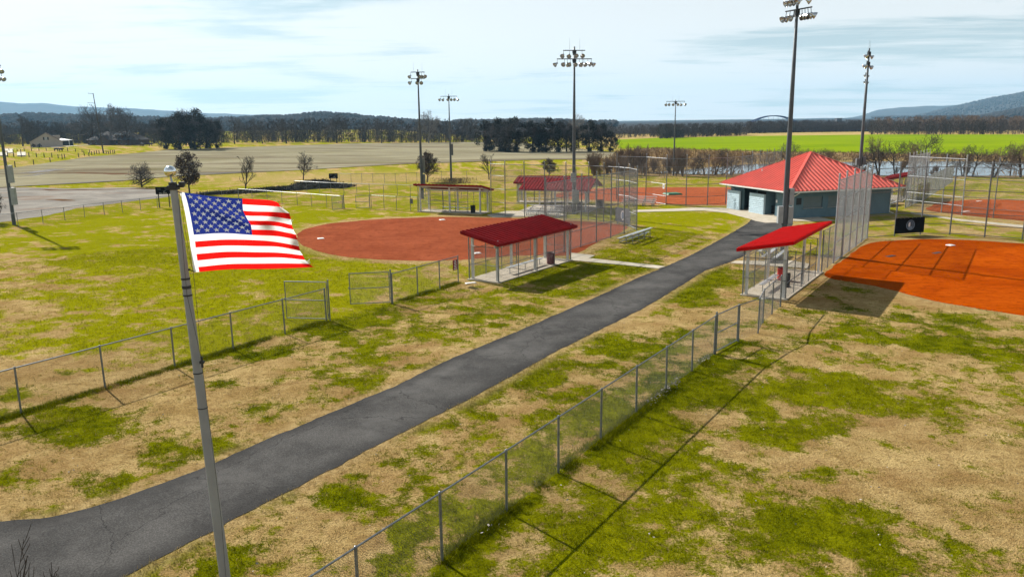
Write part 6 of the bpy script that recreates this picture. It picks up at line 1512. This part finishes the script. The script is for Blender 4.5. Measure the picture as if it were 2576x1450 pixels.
# shed and white drive
a = GT(*r6(1045, 345)); b = GT(*r6(1345, 340)); w = float(np.linalg.norm(b - a)); sh = empty('open_shed', a, math.atan2(b[1] - a[1], b[0] - a[0])); tag(sh, 'dark open shed with low pale roof between garage and farmhouse', 'shed')
h_ = hgt(a, r6(1045, 345)[0], r6(1045, 240)[1])
for x in (0, w * .5, w):
    for y in (0, 5):
        m = MB(); m.cbox((x, y, h_ / 2), (.25, .25, h_)); m.build('post', MT['white'], sh)
m = MB(); m.box(0, 4.8, 0, w, 5, h_); m.build('back_wall', MT['dark'], sh)
m = MB(); m.add([(-.4, -.4, h_), (w + .4, -.4, h_), (w * .4, 2.5, h_ + .9), (w + .4, 5.4, h_), (-.4, 5.4, h_)], [(0, 1, 2), (1, 3, 2), (3, 4, 2), (4, 0, 2), (0, 4, 3, 1)]); m.build('roof', MT['box'], sh)
sheet('farm_drive', gpoly([r6(975, 372), r6(1100, 362), r6(1480, 345), r6(1740, 325), r6(1745, 332), r6(1480, 352), r6(1120, 376), r6(985, 382)]), .12, MT['conc'], 4)
# farm fences of wooden posts
def post_fence(label, posts, wires=(.5, .9, 1.25)):
    P = [(GT(*r6(x, yb)), hgt(GT(*r6(x, yb)), r6(x, yt)[0], r6(x, yt)[1])) for x, yt, yb in posts]; o = P[0][0]; r = empty('farm_fence', o); tag(r, label, 'fence')
    for p, h in P:
        m = MB(); m.tube((0, 0, -.1), (rnd.uniform(-.06, .06), 0, min(h, 2.6)), .13, .11, 7); q = m.build('post', MT['postwood'], r); q.location = tuple(p - o)
    for z in wires:
        m = MB()
        for (a, _), (b, _) in zip(P[:-1], P[1:]): m.tube(a - o + np.array([0, 0, z]), b - o + np.array([0, 0, z]), .012, .012, 3, False)
        m.build('wire', MT['dark'], r)
post_fence('wire farm fence with three dark posts nearest the ploughed field', [(-60, 660, 785), (295, 640, 760), (655, 610, 710), (972, 570, 655)])
post_fence('wooden post fence along the front of the pasture', [(-20, 430, 580), (150, 430, 560), (268, 410, 560), (415, 410, 560), (565, 470, 560), (710, 480, 565), (858, 485, 565), (1005, 480, 575), (1127, 505, 585), (1205, 500, 605), (1255, 500, 590)])
post_fence('close-set wooden post fence at the foot of the leaning utility pole', [(1523, 480, 565), (1630, 440, 535), (1720, 470, 545), (1775, 450, 525), (1825, 440, 515), (1872, 430, 505), (1918, 430, 500), (2010, 430, 497), (2055, 430, 495), (2098, 435, 500), (2135, 420, 495), (2185, 425, 500), (2215, 425, 495)])
post_fence('back pasture fence of thin posts before the garage', [(60, 400, 455), (180, 395, 452), (335, 400, 450), (470, 380, 450), (612, 385, 445), (755, 385, 445), (897, 380, 440), (1312, 380, 455), (1458, 395, 460), (1590, 415, 470), (1735, 420, 480)])
# utility pole
p = GT(*r6(2000, 490)); up = empty('utility_pole', p); tag(up, 'tall leaning utility pole with short crossarms beside the pasture', 'utility pole'); hp = hgt(p, 238, 235)
m = MB(); tx = -.055 * hp; m.tube((0, 0, -.2), (tx, 0, hp), .24, .12, 8); m.build('pole', MT['postwood'], up)
for z, ln_ in ((.995, 1.7), (.84, 2.4)):
    m = MB(); m.bar((tx * z + .2, 0, hp * z), (tx * z - ln_, 0, hp * z + .1), .12, .12); m.build('crossarm', MT['postwood'], up)
    m = MB(); m.tube((tx * z - ln_ + .1, 0, hp * z + .1), (tx * z - ln_ + .1, 0, hp * z + .4), .06, .06, 6); m.build('insulator', MT['box'], up)
# cattle: one body each, grown from a jointed outline
def cow_mesh():
    J = [((0, 0, 1.05), .30), ((.55, 0, 1.08), .33), ((1.1, 0, 1.08), .30), ((1.45, 0, 1.2), .2), ((1.75, 0, 1.1), .13), ((2.0, 0, .95), .08), ((-.18, 0, 1.1), .12), ((-.28, 0, .6), .03)]
    Eg = [(0, 1), (1, 2), (2, 3), (3, 4), (4, 5), (0, 6), (6, 7)]
    for sx, k in ((0, 0), (1.05, 2)):
        for sy in (-.2, .2):
            i = len(J); f = .06 if k == 0 else -.02
            J += [((sx, sy, .78), .15), ((sx - f, sy, .42), .075), ((sx, sy, .04), .06)]; Eg += [(k, i), (i, i + 1), (i + 1, i + 2)]
    i = len(J); J += [((1.68, .17, 1.2), .03), ((1.68, -.17, 1.2), .03)]; Eg += [(4, i), (4, i + 1)]
    me = bpy.data.meshes.new('cow_body'); me.from_pydata([j[0] for j in J], Eg, []); o = bpy.data.objects.new('tmp', me); COL.objects.link(o)
    sk = o.modifiers.new('s', 'SKIN'); o.modifiers.new('d', 'SUBSURF').levels = 1
    for v_, j in zip(me.skin_vertices[0].data, J): v_.radius = (j[1], j[1])
    me.skin_vertices[0].data[0].use_root = True
    dg = bpy.context.evaluated_depsgraph_get(); out_ = bpy.data.meshes.new_from_object(o.evaluated_get(dg)); bpy.data.objects.remove(o); out_.name = 'cow'; out_.materials.append(MT['cow']); return out_
CM = cow_mesh()
def cow(px_, rz, s, lb, grp):
    p = GT(*px_); o = link('cow', CM); o.location = tuple(p); o.rotation_euler = (0, 0, rz); o.scale = (s, s, s); tag(o, lb, 'cow', grp); return o
cow(r6(1060, 456), .1, 1.0, 'black cow standing side-on in the pasture before the garage', 'black cattle at the farm')
cow(r6(1155, 460), 1.2, 1.0, 'black cow turned away in the pasture before the garage', 'black cattle at the farm')
for x, a in ((353, .2), (361, 2.8), (376, .1)): cow((x, 368), a, 1.0, 'black cow on the bright grass right of the farmhouse', 'black cattle at the farm')

# ------------------------------------------------------------------ turf blades, fence-foot weeds, fallen leaves
x1_, y1_ = tufts('n', 70000, 11.5, 34, 1); x2_, y2_ = tufts('f', 80000, 34, 75, 1)
blades('grass_blades', x1_, y1_, .035, .095, 5, .0075, .05)
blades('grass_blades', x2_, y2_, .05, .11, 4, .014, .09)
def along(P, n, w, seed):
    q = np.random.default_rng(seed); A = np.array(P); k = q.integers(0, len(A) - 1, n); t = q.random(n)[:, None]; p = A[k] * (1 - t) + A[k + 1] * t; d = A[-1] - A[0]; d = d / np.linalg.norm(d); nn_ = np.array([-d[1], d[0]]); p = p + nn_ * q.normal(0, w, n)[:, None]; return p[:, 0], p[:, 1]
for P, n, s in ((ptsR, 6500, 1), (FENCE_L, 4200, 2), (FENCE_L2, 1200, 3)):
    x_, y_ = along(P, n, .15, s); k = vnoise(x_, y_, 1.3, 3) > .3; blades('weeds', x_[k], y_[k], .06, .15, 5, .010, .05, .35)
MT['litter'] = pmat('fallen_leaves', (.42, .37, .32), .8, 0, .45, 8)
x_, y_ = along(ptsR, 1500, .10, 7); k = vnoise(x_, y_, 2.0, 5) > .55; x_, y_ = x_[k], y_[k]
slivers('fallen_leaves', np.c_[x_, y_, .03 + .10 * RN.random(len(x_))], 1, .05, .028, MT['litter'], None, .5, 'stuff', 12)
x_, y_ = RN.uniform(-16, 18, 500), RN.uniform(14, 40, 500); k = ~inpoly(x_, y_, path_poly)
slivers('fallen_leaves', np.c_[x_[k], y_[k], np.full(k.sum(), .05)], 1, .035, .022, MT['litter'], None, .3, 'stuff', 13)

# ------------------------------------------------------------------ air
m = MB(); m.box(-7900, -7900, -4, 7900, 7900, 330); hz = m.build('haze', None, None, False, 'stuff')
hm = bpy.data.materials.new('haze_air'); hm.use_nodes = True; t = NT(hm)
for n_ in list(t.n): t.n.remove(n_)
o_ = t.new('ShaderNodeOutputMaterial'); v_ = t.new('ShaderNodeVolumePrincipled'); v_.inputs['Color'].default_value = (.38, .70, 1.0, 1); v_.inputs['Density'].default_value = 8.5e-5; v_.inputs['Anisotropy'].default_value = .2
t.l.new(v_.outputs[0], o_.inputs['Volume']); hz.data.materials.append(hm)
